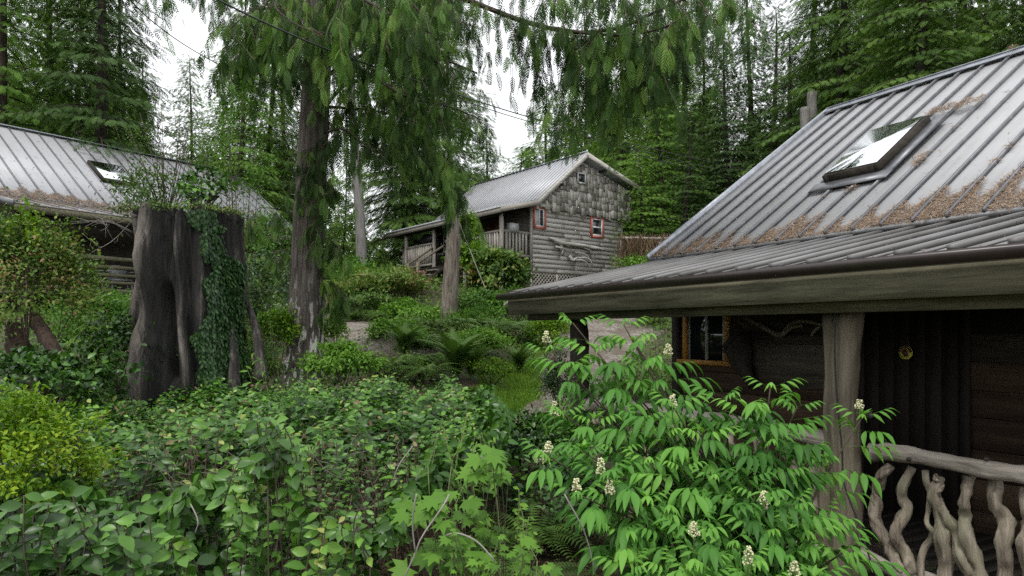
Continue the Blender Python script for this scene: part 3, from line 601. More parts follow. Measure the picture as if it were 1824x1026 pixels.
# fallen needles on the roofs (uncountable)
def litter(name, F, dens, fpos, n, label, size=(.04, .10)):
    lf = LF(); k = 0
    u = U(0, 1, n); v = U(0, 1, n); keep = U(0, 1, n) < dens(u, v); u, v = u[keep], v[keep]
    P, nn = fpos(u, v); Pw = F[0]+P[:, :1]*F[1]+P[:, 1:2]*F[2]+np.c_[0*u, 0*u, P[:, 2]]
    Nw = nn[0]*F[1]+nn[1]*F[2]+np.array([0, 0, nn[2]])
    d = rdir(len(u)); d = d-(d@Nw)[:, None]*Nw*.85
    lf.add(T_BIT, Pw+Nw*U(.0, .022, len(u))[:, None], d, Nw+rdir(len(u))*.3, U(*size, len(u)), U(0, 1, len(u)))
    return tag(lf.obj(name, M['litter']), label, None, kind='stuff')
ulen = np.linalg.norm(p1-p0)
def densR(u, v):
    y = Y0+v*(Y1-Y0); U_ = u*ulen
    edge = .30+.34*(1-(y-Y0)/(Y1-Y0))+.42*fbm(y, U_*.5, 0, 1.5)+.20*np.cos((y-Y0-.1)/.305*2*pi)*.8
    edge = edge+np.where((y > 3.2), .18, 0)
    d = np.clip((edge-U_)/.16, 0, 1)*.95
    d = np.maximum(d, .9*((np.abs(U_-2.95) < .10+.04*np.sin(y*30))&(y > 1.12)&(y < 1.75)))
    sp = fbm(y*2.2, U_*2.5, 1, 1.2)+.25*np.cos((y-Y0-.1)/.305*2*pi)
    d = np.maximum(d, np.clip((sp-.50-.10*U_)/.1, 0, 1)*.8*(y < 2.6))
    ins = (U_ > U0)&(U_ < U1)&(y > Ya)&(y < Yb)
    return np.where(ins, 0, d+.0025)
litter('roof_litter', FR, densR, lambda u, v: (p0[None]+SL[None]*(u*ulen)[:, None]+np.c_[0*v, Y0+v*(Y1-Y0), 0*v]+SN[None]*.004, SN), 380000, 'drift of brown cedar needles along the foot of the steep roof', (.02, .065))
PS = nrm(np.array([BX-EX, 0, BZ-EZ])); PN = np.array([-PS[2], 0, PS[0]]); plen = 2.4
litter('roof_litter', FR, lambda u, v: .02+.10*(u > .8)+.5*np.clip((fbm(v*14, u*3, 0, 1.3)-.45)*5, 0, 1)*(u < .12), lambda u, v: (np.array([EX, 0, EZ+.004])[None]+PS[None]*(u*plen)[:, None]+np.c_[0*v, Y0+v*(Y1-Y0), 0*v], PN), 22000, 'scattered brown needles on the shallow ribbed porch roof', (.02, .07))

# ------------------------------------------------------------------ the middle cabin
FM = frame((.65, 24.0), 38); ZM = 1.2
cabM = root('cabin', 'grey shingled cabin on the slope with red window trim and a railed porch', 'cabin', (.65, 24.0, ZM), rad(38)); offM = (0, 0, ZM)
def partM(b_, name, mat, parent=cabM, smooth=False): return b_.obj(name, mat, parent, offM, smooth)
WL = 4.6; HLn = 6.5
b = MB(); zz = np.arange(2.10, 4.45, .165)
for i, z in enumerate(zz):
    x = 0
    while x < WL:
        x2 = min(WL, x+U(.9, 2.4)); nseg = 6; xs = np.linspace(x, x2, nseg+1); t_ = U(.15, .85)
        for k in range(nseg):
            za, zb = z+.006*np.sin(xs[k]*5+i*1.7), z+.006*np.sin(xs[k+1]*5+i*1.7)
            V = [(xs[k], -.045, za), (xs[k+1], -.045, zb), (xs[k+1], -.02, zb), (xs[k], -.02, za), (xs[k], -.008, z+.175), (xs[k+1], -.008, z+.175), (xs[k+1], .0, z+.175), (xs[k], .0, z+.175)]
            b.add(V, [(0, 3, 2, 1), (4, 5, 6, 7), (0, 1, 5, 4), (2, 3, 7, 6)]+([(3, 0, 4, 7)] if k == 0 else [])+([(1, 2, 6, 5)] if k == nseg-1 else []), t_)
        x = x2+.004
partM(b, 'clapboard_wall', M['gwx'])
b = MB(); b.prism([(0, .001, 2.05), (WL, .001, 2.05), (WL, .001, 5.65), (2.35, .001, 6.45), (0, .001, 4.55)], (0, .1, 0)); partM(b, 'wall_core', M['gwx'])
b = MB(); b.box((-.001, .11, 2.05), (.1, HLn, 4.5), .2); b.box((WL-.1, .11, 2.05), (WL, HLn, 5.6), .2); b.prism([(.1, HLn, 2.05), (WL-.1, HLn, 2.05), (WL-.1, HLn, 5.65), (2.35, HLn, 6.45), (.1, HLn, 4.55)], (0, -.1, 0), .2); partM(b, 'side_wall', M['gwy'])
b = MB(); b.box((-.05, -.06, 2.05), (.05, -.004, 4.42)); partM(b, 'corner_board', M['gwz'])
b = MB(); b.box((WL-.03, -.06, 2.05), (WL+.06, -.0, 4.40)); partM(b, 'corner_board', M['gwz'])
def topz(x): return 6.42-(2.35-x)*.88 if x < 2.35 else 6.42-(x-2.35)*.30
b = MB(); z = 4.36
while z < 6.4:
    x = -.02+U(0, .08)
    while x < 5.0:
        w_ = U(.09, .26); zt = z+U(-.10, .06); tz = min(topz(x), topz(min(x+w_, 5)))-.06
        if tz > zt+.06:
            h_ = min(.50, tz-zt); th = U(.015, .07); V = [(x, -.10-th, zt), (x+w_-.008, -.10-th, zt+U(-.02, .02)), (x+w_-.008, -.085, zt), (x, -.085, zt), (x, -.092, zt+h_), (x+w_-.008, -.092, zt+h_), (x+w_-.008, -.084, zt+h_), (x, -.084, zt+h_)]
            b.add(V, [(0, 3, 2, 1), (4, 5, 6, 7), (0, 1, 5, 4), (2, 3, 7, 6), (1, 2, 6, 5), (3, 0, 4, 7)], U(0, 1))
        x += w_
    z += .26
partM(b, 'shake_gable', M['shingle'])
b = MB(); b.prism([(0, -.084, 4.38), (4.98, -.084, 4.38), (4.98, -.084, 5.55), (2.35, -.084, 6.35), (0, -.084, 4.44)], (0, .08, 0), .1); b.box((4.62, -.0, 4.38), (4.98, HLn, 5.6), .3); partM(b, 'gable_core', M['shingle'])
# roofs
NY, FY = -.42, 6.75
SLm = nrm(np.array([2.35, 0, 2.02])); SNm = np.array([-SLm[2], 0, SLm[0]]); q0 = np.array([0., 0, 4.56]); q1 = np.array([2.35, 0, 6.58])
b = MB(); slab(q0, q1, SNm, .05, NY, FY, b); roofM = partM(b, 'main_roof', M['roofM'])
b = MB()
for y in np.arange(NY+.03, FY, .23): b.bar(q0+(0, y, 0)+SNm*.014, q1+(0, y, 0)+SNm*.014, .045, .028, SNm)
partM(b, 'roof_rib', M['roofM'], roofM)
b = MB(); b.prism([(2.36, NY, 6.58), (5.35, NY, 5.66), (5.35, NY, 5.60), (2.36, NY, 6.51)], (0, FY-NY, 0)); partM(b, 'rear_roof', M['roofM'])
b = MB(); b.bar((2.36, NY, 6.61), (2.36, FY, 6.61), .16, .02); partM(b, 'ridge_cap', M['flash'])
b = MB(); b.bar(q0+(0, NY-.02, -.10), q1+(0, NY-.02, -.10), .035, .16, SNm, .7); b.bar((2.35, NY-.02, 6.50), (5.35, NY-.02, 5.56), .035, .17, (0, 0, 1), .6); partM(b, 'barge_board', M['gwx'])
for x in (1.1, 3.3, 4.9):
    b = MB(); b.box((x, NY, topz(x)-.12), (x+.09, .0, topz(x)-.03)); partM(b, 'rafter_end', M['darkwood'])
PX = -1.62
b = MB(); b.prism([(0, NY, 4.56), (PX, NY, 4.17), (PX, NY, 4.13), (0, NY, 4.51)], (0, 7.75-NY, 0)); pr = partM(b, 'porch_roof', M['roofM'])
b = MB()
for y in np.arange(NY+.03, 7.7, .23): b.bar((0, y, 4.575), (PX, y, 4.183), .045, .028)
partM(b, 'roof_rib', M['roofM'], pr)
b = MB(); b.box((PX+.02, NY+.01, 3.97), (PX+.07, 7.74, 4.13), .6); b.bar((.05, NY-.02, 4.47), (PX+.0, NY-.02, 4.05), .04, .16, (0, 0, 1), .75); partM(b, 'fascia', M['gwy'])
b = MB(); b.box((-1.34, -.05, 3.96), (-1.22, 7.3, 4.08)); partM(b, 'beam', M['darkwood'])
PF = 2.50
b = MB(); b.box((-1.38, -.02, PF-.06), (-.02, 7.3, PF), .3); b.box((-1.40, -.05, PF-.24), (-1.34, 7.3, PF-.07), .4); partM(b, 'porch_floor', M['darkwood'])
b = MB(); b.box((-1.44, 4.2, PF-.40), (-1.402, 7.35, PF-.10)); partM(b, 'skirt_board', M['terra'])
for y in (0.0, 2.2, 4.35, 6.55):
    b = MB(); zz_ = np.linspace(1.3 if y < 5 else 1.5, 3.98, 12); b.tube(np.c_[np.full(12, -1.28), y+.01*np.sin(zz_*5), zz_], .075, 10, wob=.1); partM(b, 'porch_post', M['gwz'], smooth=True)
def railM(p_a, p_b, n):
    b_ = MB(); p_a = np.array(p_a, float); p_b = np.array(p_b, float)
    b_.tube(curve([p_a+(0, 0, .92), (p_a+p_b)/2+(0, 0, .93), p_b+(0, 0, .92)], 8), .055, 8, wob=.1); partM(b_, 'top_rail', M['gwy'], smooth=True)
    b_ = MB(); b_.tube(curve([p_a+(0, 0, .12), p_b+(0, 0, .12)], 6), .05, 8, wob=.1); partM(b_, 'bottom_rail', M['gwy'], smooth=True)
    for t_ in np.linspace(0, 1, n+2)[1:-1]:
        p = p_a+(p_b-p_a)*t_; b_ = MB(); j = U(-.01, .01); b_.tube([p+(0, j, .10), p+(0, -j, .5), p+(0, j, .90)], U(.036, .05), 7); partM(b_, 'baluster', M['gwz'], smooth=True)
railM((-1.28, .05, PF), (-1.28, 2.15, PF), 13); railM((-1.28, 2.25, PF), (-1.28, 3.5, PF), 8); railM((-1.28, 4.45, PF), (-1.28, 6.5, PF), 14); railM((-1.22, .0, PF), (-.06, -.0, PF), 7)
railM((-1.22, 7.2, PF), (-.06, 7.2, PF), 6)
# steps down to the left of the cabin front
for i in range(4):
    b = MB(); b.box((-1.75-.28*i, 3.6, PF-.2-.2*i), (-1.45-.28*i, 4.3, PF-.15-.2*i)); partM(b, 'step', M['gwy'])
for y in (3.56, 4.34):
    b = MB(); b.bar((-1.4, y, PF-.15), (-2.6, y, PF-1.0), .05, .16); partM(b, 'stringer', M['darkwood'])
    b = MB(); b.bar((-1.35, y, PF+.75), (-2.5, y, PF+.0), .07, .07); b.box((-2.52, y-.05, PF-1.1), (-2.42, y+.05, PF+.05)); partM(b, 'stair_rail', M['post'])
# lattice under the floor
b = MB(); z0_, z1_ = 1.15, 2.05
for i in range(44):
    x = -1.2+i*.15
    for sgn in (1, -1):
        xa = x; xb = x+sgn*(z1_-z0_); za, zb = z0_, z1_
        lo, hi = 0.0, WL
        if xb < lo: zb = z0_+(xa-lo) if sgn < 0 else zb; xb = lo
        if xb > hi: zb = z0_+(hi-xa); xb = hi
        if xa < lo: za = z0_+(lo-xa); xa = lo
        if xa > hi: za = z0_+(xa-hi); xa = hi
        if zb-za > .05 and sgn*(xb-xa) > .04: b.bar((xa, -.03-.006*sgn, za), (xb, -.03-.006*sgn, zb), .036, .008, (0, 1, 0))
b2 = MB()
for x in (0, 1.2, 2.4, 3.6, 4.55): b2.box((x-.04, -.06, 1.0), (x+.04, -.045, 2.05))
lat = partM(b, 'lattice', M['gwz']); partM(b2, 'lattice_frame', M['gwz'], lat)
b = MB(); b.box((.1, .15, .9), (WL-.1, 4, 2.0)); partM(b, 'crawl_space_shade', M['black'])  # solid black box standing in for the shade behind the lattice
def windowM(x0, x1, z0, z1, fr, yy=-.05, trim=.075, split='v', curtain=False):
    b_ = MB(); y_ = yy-.04
    if fr: 
        b_.box((x0-trim, y_, z0-trim), (x0, yy+.03, z1+trim)); b_.box((x1, y_, z0-trim), (x1+trim, yy+.03, z1+trim)); b_.box((x0, y_, z1), (x1, yy+.03, z1+trim)); b_.box((x0, y_, z0-trim), (x1, yy+.03, z0))
        wn = partM(b_, 'window', M['red'])
    else: wn = None
    c_ = MB(); w_ = .05
    c_.box((x0, y_+.015, z0), (x0+w_, yy+.02, z1)); c_.box((x1-w_, y_+.015, z0), (x1, yy+.02, z1)); c_.box((x0+w_, y_+.015, z0), (x1-w_, yy+.02, z0+w_)); c_.box((x0+w_, y_+.015, z1-w_), (x1-w_, yy+.02, z1))
    if split == 'h': c_.box((x0+w_, y_+.018, (z0+z1)/2-.025), (x1-w_, yy+.018, (z0+z1)/2+.025))
    if split == 'v': c_.box(((x0+x1)/2-.02, y_+.018, z0+w_), ((x0+x1)/2+.02, yy+.018, z1-w_))
    if wn: partM(c_, 'frame', M['white'], wn)
    else: wn = partM(c_, 'window', M['white'])
    g_ = MB(); g_.box((x0+w_, yy-.005, z0+w_), (x1-w_, yy+.01, z1-w_)); partM(g_, 'pane', M['glass'], wn)
    if curtain:
        g_ = MB(); g_.box((x0+w_, yy-.010, z0+w_), (x0+(x1-x0)*.46, yy-.006, z1-w_)); partM(g_, 'curtain', M['curtain'], wn)
windowM(.15, .58, 3.70, 4.34, True, curtain=True); windowM(2.96, 3.50, 3.62, 4.27, True, split='h'); windowM(2.08, 2.50, 5.46, 5.86, False, yy=-.19, split='')
b = MB(); b.box((-.03, 1.6, PF), (.01, 2.5, 4.35), .2); partM(b, 'door', M['terra'])
b = MB(); b.box((-.03, 5.6, 3.2), (.01, 6.4, 4.1)); wn = partM(b, 'window', M['white']); b = MB(); b.box((-.04, 5.68, 3.28), (-.031, 6.32, 4.02)); partM(b, 'pane', M['glass'], wn)
# things on and around the middle cabin
def M2W(p): return loc2w(FM, p)
dm = root('driftwood_shelf', 'long grey driftwood plank with beach finds on the shingled cabin wall', 'driftwood', M2W((2.1, -.12, 3.05)), rad(38)); oo = (2.1, -.12, 3.05)
b = MB(); b.tube(curve([(.75, -.16, 3.33), (1.3, -.2, 3.20), (2.2, -.2, 3.17), (3.0, -.2, 3.14), (3.5, -.16, 3.10)], 22), np.interp(np.linspace(0, 1, 22), [0, .15, .6, 1], [.05, .10, .09, .03]), 10, wob=.45, flat=.75); b.obj('plank', M['gwx'], dm, oo, True)
for k, (pts, r) in enumerate([([(1.25, -.2, 3.1), (1.35, -.2, 2.95), (1.30, -.2, 2.8)], .05), ([(1.0, -.2, 3.02), (1.3, -.22, 3.0), (1.6, -.2, 2.95)], .045), ([(1.7, -.15, 2.75), (1.85, -.2, 2.60), (2.1, -.15, 2.72)], .07),
        ([(2.0, -.15, 2.9), (2.5, -.2, 2.85), (2.9, -.18, 2.5)], .035), ([(2.1, -.15, 2.7), (2.6, -.2, 2.72), (2.95, -.18, 2.4)], .035), ([(1.9, -.15, 2.6), (2.4, -.2, 2.62), (2.85, -.18, 2.30)], .03), ([(2.4, -.15, 3.1), (2.8, -.2, 3.0), (2.98, -.18, 2.7)], .03), ([(3.0, -.15, 2.95), (3.4, -.15, 2.8), (3.7, -.12, 2.78)], .02)]):
    b = MB(); b.tube(curve(pts, 10), np.linspace(r, r*.5, 10), 8, wob=.3); b.obj('hanging_bone', M['gwx'], dm, oo, True)
b = MB(); c_ = M2W((-.7, 5.2, 3.62)); A_ = np.linspace(0, 2*pi, 28, endpoint=False); xd = M2W((1, 0, 0))-M2W((0, 0, 0)); yd = M2W((0, 1, 0))-M2W((0, 0, 0))
c_ = M2W((-1.15, 5.15, 3.70)); b.prism([c_+yd*.42*cos(a_)+np.array([0, 0, .20*sin(a_)]) for a_ in A_], xd*.06); tag(b.obj('hanging_basket', M['black']), 'black oval basket hanging under the far porch roof', 'basket')
b = MB(); b.box((-.18, -.12, 0), (.18, .12, .30)); lb = b.obj('display_case', M['lantern'], None); lb.location = M2W((-.75, .05, 3.42)); lb.rotation_euler = (0, 0, rad(38)); tag(lb, 'small clear box standing on the porch rail beside the red trimmed window', 'box')
# guy wire from the snag
b = MB(); b.tube(curve([W(812, 380, 20), W(835, 440, 19.5), W(868, 520, 19), W(902, 570, 18)], 16), .012, 5); tag(b.obj('guy_wire', M['graytwig']), 'pale slack wire running down past the snag to the ferns', 'wire')

# ------------------------------------------------------------------ the left cabin
FL = frame((-10.47, 16.7), 54); ZL = .7
cabL = root('cabin', 'cabin at the left behind the charred stump with pale panelled metal roof', 'cabin', (-10.47, 16.7, ZL), rad(54)); offL = (0, 0, ZL)
def partL(b_, name, mat, parent=cabL, smooth=False): return b_.obj(name, mat, parent, offL, smooth)
LX0, LX1 = -4.5, 8.1
s0 = np.array([0, 2.35, 3.50]); s1 = np.array([0, 6.3, 6.20]); SLl = nrm(s1-s0); SNl = np.array([0, -SLl[2], SLl[1]])
def slabx(a_, b_, n_, th, xa, xb, mb):
    mb.prism([a_+(xa, 0, 0), b_+(xa, 0, 0), b_-n_*th+(xa, 0, 0), a_-n_*th+(xa, 0, 0)], (xb-xa, 0, 0))
b = MB(); slabx(s0, s1, SNl, .05, LX0, LX1, b); rl = partL(b, 'main_roof', M['roofL'])
b = MB()
for x in np.arange(LX0+.1, LX1, .40): b.bar(s0+(x, 0, 0)+SNl*.015, s1+(x, 0, 0)+SNl*.015, .03, .04, SNl)
partL(b, 'roof_seam', M['seam'], rl)
b = MB(); b.bar((LX0, 6.3, 6.23), (LX1+.03, 6.3, 6.23), .2, .03); partL(b, 'ridge_cap', M['flash'])
b = MB(); b.prism([(LX0, 6.32, 6.18), (LX0, 10.5, 3.3), (LX0, 10.5, 3.24), (LX0, 6.32, 6.12)], (LX1-LX0, 0, 0)); partL(b, 'rear_roof', M['roofL'])
b = MB(); b.prism([(LX0-0, .0, 2.93), (LX0, 2.45, 3.46), (LX0, 2.45, 3.42), (LX0, 0, 2.89)], (LX1-LX0-1.5, 0, 0))
# the porch roof starts at the left cabin's own corner
b = MB(); PXA = -1.45; b.prism([(PXA, .0, 2.95), (PXA, 2.45, 3.47), (PXA, 2.45, 3.43), (PXA, 0, 2.91)], (LX1-PXA-1.2, 0, 0)); pl = partL(b, 'porch_roof', M['roofLp'])
b = MB()
for x in np.arange(PXA+.1, LX1-1.25, .40): b.bar((x, 0, 2.965), (x, 2.4, 3.475), .03, .035)
partL(b, 'roof_seam', M['seam'], pl)
b = MB(); b.bar((PXA-.02, 0, 2.92), (PXA-.02, 2.4, 3.43), .04, .16); partL(b, 'rake_trim', M['seam'])
b = MB(); b.box((PXA, -.02, 2.76), (LX1-1.2, .02, 2.90), .3); partL(b, 'fascia', M['rwoodx'])
b = MB(); b.box((PXA+.1, .3, 2.62), (LX1-1.3, .42, 2.78), .3); partL(b, 'beam', M['darkwood'])
b = MB(); b.prism([(LX0+.3, 2.3, .7), (LX1-.4, 2.3, .7), (LX1-.4, 2.3, 3.4), (LX0+.3, 2.3, 3.4)], (0, .1, 0)); partL(b, 'wall', M['wallboard'])
b = MB(); b.prism([(LX1-.4, 2.4, .7), (LX1-.4, 10.2, .7), (LX1-.4, 10.2, 3.4), (LX1-.4, 6.3, 6.05), (LX1-.4, 2.4, 3.45)], (-.1, 0, 0)); partL(b, 'gable_wall', M['gwx'])
b = MB(); b.box((PXA, .2, .85), (LX1-1.3, 2.3, .95)); partL(b, 'porch_floor', M['darkwood'])
for x in (PXA+.3, 2.1, 4.6, 6.7):
    b = MB(); b.tube([(x, .36, .6), (x+.02, .36, 1.7), (x, .36, 2.7)], .09, 10); partL(b, 'porch_post', M['post'], smooth=True)
b = MB(); b.bar((PXA+.38, .36, 2.1), (PXA+.85, .36, 2.68), .08, .08); partL(b, 'brace', M['post'])
for z, r in ((1.86, .06), (1.64, .05), (1.44, .045), (1.25, .045), (1.03, .06)):
    b = MB(); b.tube(curve([(PXA+.3, .30, z+.02), (1, .28, z-.01), (3, .3, z+.02), (6.7, .3, z)], 16), r, 8, wob=.1); partL(b, 'log_rail', M['rwoodx'], smooth=True)
b = MB(); b.box((.35, 1.9, 2.42), (.95, 1.95, 2.58)); tag(b.obj('hanging_board', M['wallwarm'], None), 'small brown board hanging under the left cabin eave', 'board'); o_ = bpy.context.scene.objects[-1] if False else None
hb = [o for o in SC.objects if o.name.startswith('hanging_board')][0]; hb.location = (FL[0][0], FL[0][1], 0); hb.rotation_euler = (0, 0, rad(54))
# skylight on the left cabin
def onrl(x, u, h=0.0): return s0+SLl*u+np.array([x, 0, 0])+SNl*h
b = MB()
xa, xb, ua, ub = 2.02, 3.0, 1.75, 3.02
for (a0, a1, c0, c1) in ((xa, xa+.07, ua, ub), (xb-.07, xb, ua, ub), (xa+.07, xb-.07, ua, ua+.08), (xa+.07, xb-.07, ub-.07, ub)):
    b.prism([onrl(a0, c0), onrl(a0, c1), onrl(a0, c1, .13), onrl(a0, c0, .13)], (a1-a0, 0, 0))
sk = partL(b, 'skylight', M['darkwood']); b = MB(); b.prism([onrl(xa+.05, ua+.05, .132), onrl(xa+.05, ub-.05, .132), onrl(xa+.05, ub-.05, .145), onrl(xa+.05, ua+.05, .145)], (xb-xa-.1, 0, 0)); partL(b, 'glass', M['skyglass'], sk)
def densL(u, v):
    x = LX0+v*(LX1-LX0); U_ = u*4.78; return np.clip((.38+.25*fbm(x, U_, 0, 1.2)+.12*np.cos(x/.40*2*pi)-U_)/.1, 0, 1)*.9*(x < 7.9)+.004
litter('roof_litter', FL, densL, lambda u, v: (s0[None]+SLl[None]*(u*4.78)[:, None]+np.c_[LX0+v*(LX1-LX0), 0*v, 0*v]+SNl[None]*.004, SNl), 160000, 'brown needles piled at the foot of the left cabin steep roof', (.05, .12))
PSl = nrm(np.array([0, 2.4, .51])); litter('roof_litter', FL, lambda u, v: np.clip(.25+.5*fbm(v*20, u*3)+.5*(u-.3), .03, .8), lambda u, v: (np.array([0, 0, 2.955])[None]+PSl[None]*(u*2.42)[:, None]+np.c_[PXA+v*7.9, 0*v, 0*v], np.array([0, -PSl[2], PSl[1]])), 26000, 'brown needles scattered over the left cabin porch roof', (.05, .12))
# two grey plastic chairs on the left porch
def chair():
    r_ = root('porch_chair', 'grey plastic chair behind the log rails of the left porch, left one', 'chair', (0, 0, 0))
    b_ = MB(); b_.box((-.24, -.22, .40), (.24, .22, .44)); b_.obj('seat', M['plastic'], r_)
    b_ = MB(); A = np.linspace(0, pi, 12); b_.prism([(-.24, .22, .44), (.24, .22, .44)]+[(.24*cos(a), .26, .72+.14*sin(a)) for a in A], (0, .03, 0)); b_.obj('backrest', M['plastic'], r_)
    for sx in (-1, 1):
        b_ = MB(); b_.bar((sx*.26, -.2, .64), (sx*.26, .24, .66), .05, .03); b_.obj('armrest', M['plastic'], r_)
        for sy in (-1, 1): b_ = MB(); b_.bar((sx*.23, sy*.19, .40), (sx*.26, sy*.23, 0), .04, .04); b_.obj('leg', M['plastic'], r_)
    return r_
def place(o, p, rz): o.location = p; o.rotation_euler = (0, 0, rz); return o
def dup(r_, p, rz, sc=1.0, label=None, group=None, scz=None):
    c = r_.copy(); COL.objects.link(c); c.location = p; c.rotation_euler = (0, 0, rz); c.scale = (sc, sc, scz or sc)
    if label: c['label'] = label
    if group: c['group'] = group
    for ch in list(r_.children):
        d = ch.copy(); COL.objects.link(d); d.parent = c
    return c
ch = chair(); ch['group'] = 'chairs on the left porch'; L2W = lambda p: loc2w(FL, p)
place(ch, L2W((.55, 1.1, .95)), rad(54)+.2); dup(ch, L2W((1.35, 1.15, .95)), rad(54)-.15, label='grey plastic chair behind the log rails of the left porch, nearest the stump')

#PLANTS
# ------------------------------------------------------------------ conifers
def conifer(name, cat, H, clear, spread, mat, tm, sp, nb, seed, bark='barkdark', rt=None, droop=.5, irr=.3, side=1.0, top_sharp=.75):
    """one tree with its base at the origin: trunk (with limbs) and crown"""
    g = np.random.default_rng(seed); r_ = root(name, cat, cat, (0, 0, 0))
    rt = rt or H*.014; zt = np.linspace(-.4, H, 24); w_ = MB()
    wobx = .012*H*np.sin(zt*.35+seed)*.5; w_.tube(np.c_[wobx, wobx*.6, zt], rt*(1-zt.clip(0)/H)**.8+.012+rt*.35*np.exp(-(zt+.4)*1.6), 10, wob=.06)
    lf = LF(); P = []; D = []; S = []; T = []
    for i in range(nb):
        u = (i+g.uniform(-.4, .4))/nb; u = min(max(u, 0), .985); z = clear+(H-clear)*u**.95
        L = spread*(.16+(1-u)**top_sharp*.84)*g.uniform(1-irr*1.3, 1+irr*.6)*min(1, .45+u*4.5); az = i*2.4+g.uniform(-.7, .7)
        d = np.array([cos(az), sin(az), 0]); st = max(4, int(L/.22)); s = np.linspace(.08, 1, st)
        rise = g.uniform(.0, .3); path = np.outer(s*L, d)+np.c_[0*s, 0*s, z+L*(rise*s-droop*s*s+.12*s**4)]
        w_.tube(path[::max(1, st//5)] if st > 5 else path, np.linspace(.012+L*.008, .006, len(path[::max(1, st//5)] if st > 5 else path)), 4, cap=False)
        ct = g.uniform(.25, .75); q_ = np.array([-d[1], d[0], 0])
        for k in range(st):
            wl = L*.34*(1-s[k])**.7*side+.18
            for sd in (-1, 1):
                m_ = max(1, int(wl/(sp*.55)))
                for j in range(m_):
                    o = (j+g.uniform(0, .8))/m_*wl
                    P.append(path[k]+q_*sd*o+d*o*.45+np.array([0, 0, -o*o*.35-g.uniform(0, .08)])); D.append(d*.75+q_*sd*g.uniform(.3, 1.1)+np.array([0, 0, -g.uniform(.15, .9)])); S.append(sp*g.uniform(.65, 1.25)); T.append(ct+g.uniform(-.22, .22))
    n_ = len(P); P = np.array(P); D = np.array(D); N = np.tile([0, 0, 1.], (n_, 1))+g.normal(size=(n_, 3))*.35
    lf.add(tm, P, D, N, np.array(S), np.clip(T, 0, 1)); w_.obj('trunk', M[bark], r_, smooth=True); lf.obj('crown', M[mat], r_)
    return r_
PROTO = {
 'spruceA': lambda: conifer('spruce_tree', 'spruce', 20, 1.6, 3.1, 'spruce', T_SPRAYMID, .29, 160, 11, rt=.20),
 'spruceB': lambda: conifer('spruce_tree', 'spruce', 18, 1.2, 2.6, 'spruce', T_SPRAYMID, .28, 105, 12, rt=.2, irr=.5),
 'hemA': lambda: conifer('hemlock_tree', 'hemlock', 18, 1.0, 3.0, 'cedarbg', T_SPRAYMID, .30, 155, 13, rt=.14, droop=.4),
 'hemB': lambda: conifer('hemlock_tree', 'hemlock', 14, .6, 2.5, 'cedarbright', T_SPRAYMID, .28, 120, 14, rt=.10, droop=.45, irr=.4),
 'cedA': lambda: conifer('cedar_tree', 'cedar', 20, .7, 4.0, 'cedarbg', T_SPRAYMID, .32, 190, 15, rt=.24, droop=.62),
 'cedB': lambda: conifer('cedar_tree', 'cedar', 17, 1.4, 3.3, 'cedarbright', T_SPRAYMID, .31, 140, 16, rt=.15, droop=.6, irr=.45),
 'bare': lambda: conifer('tall_tree', 'tree', 22, 9.0, 2.6, 'cedarbg', T_SPRAYMID, .30, 75, 17, bark='barkpale', rt=.2, droop=.4)}
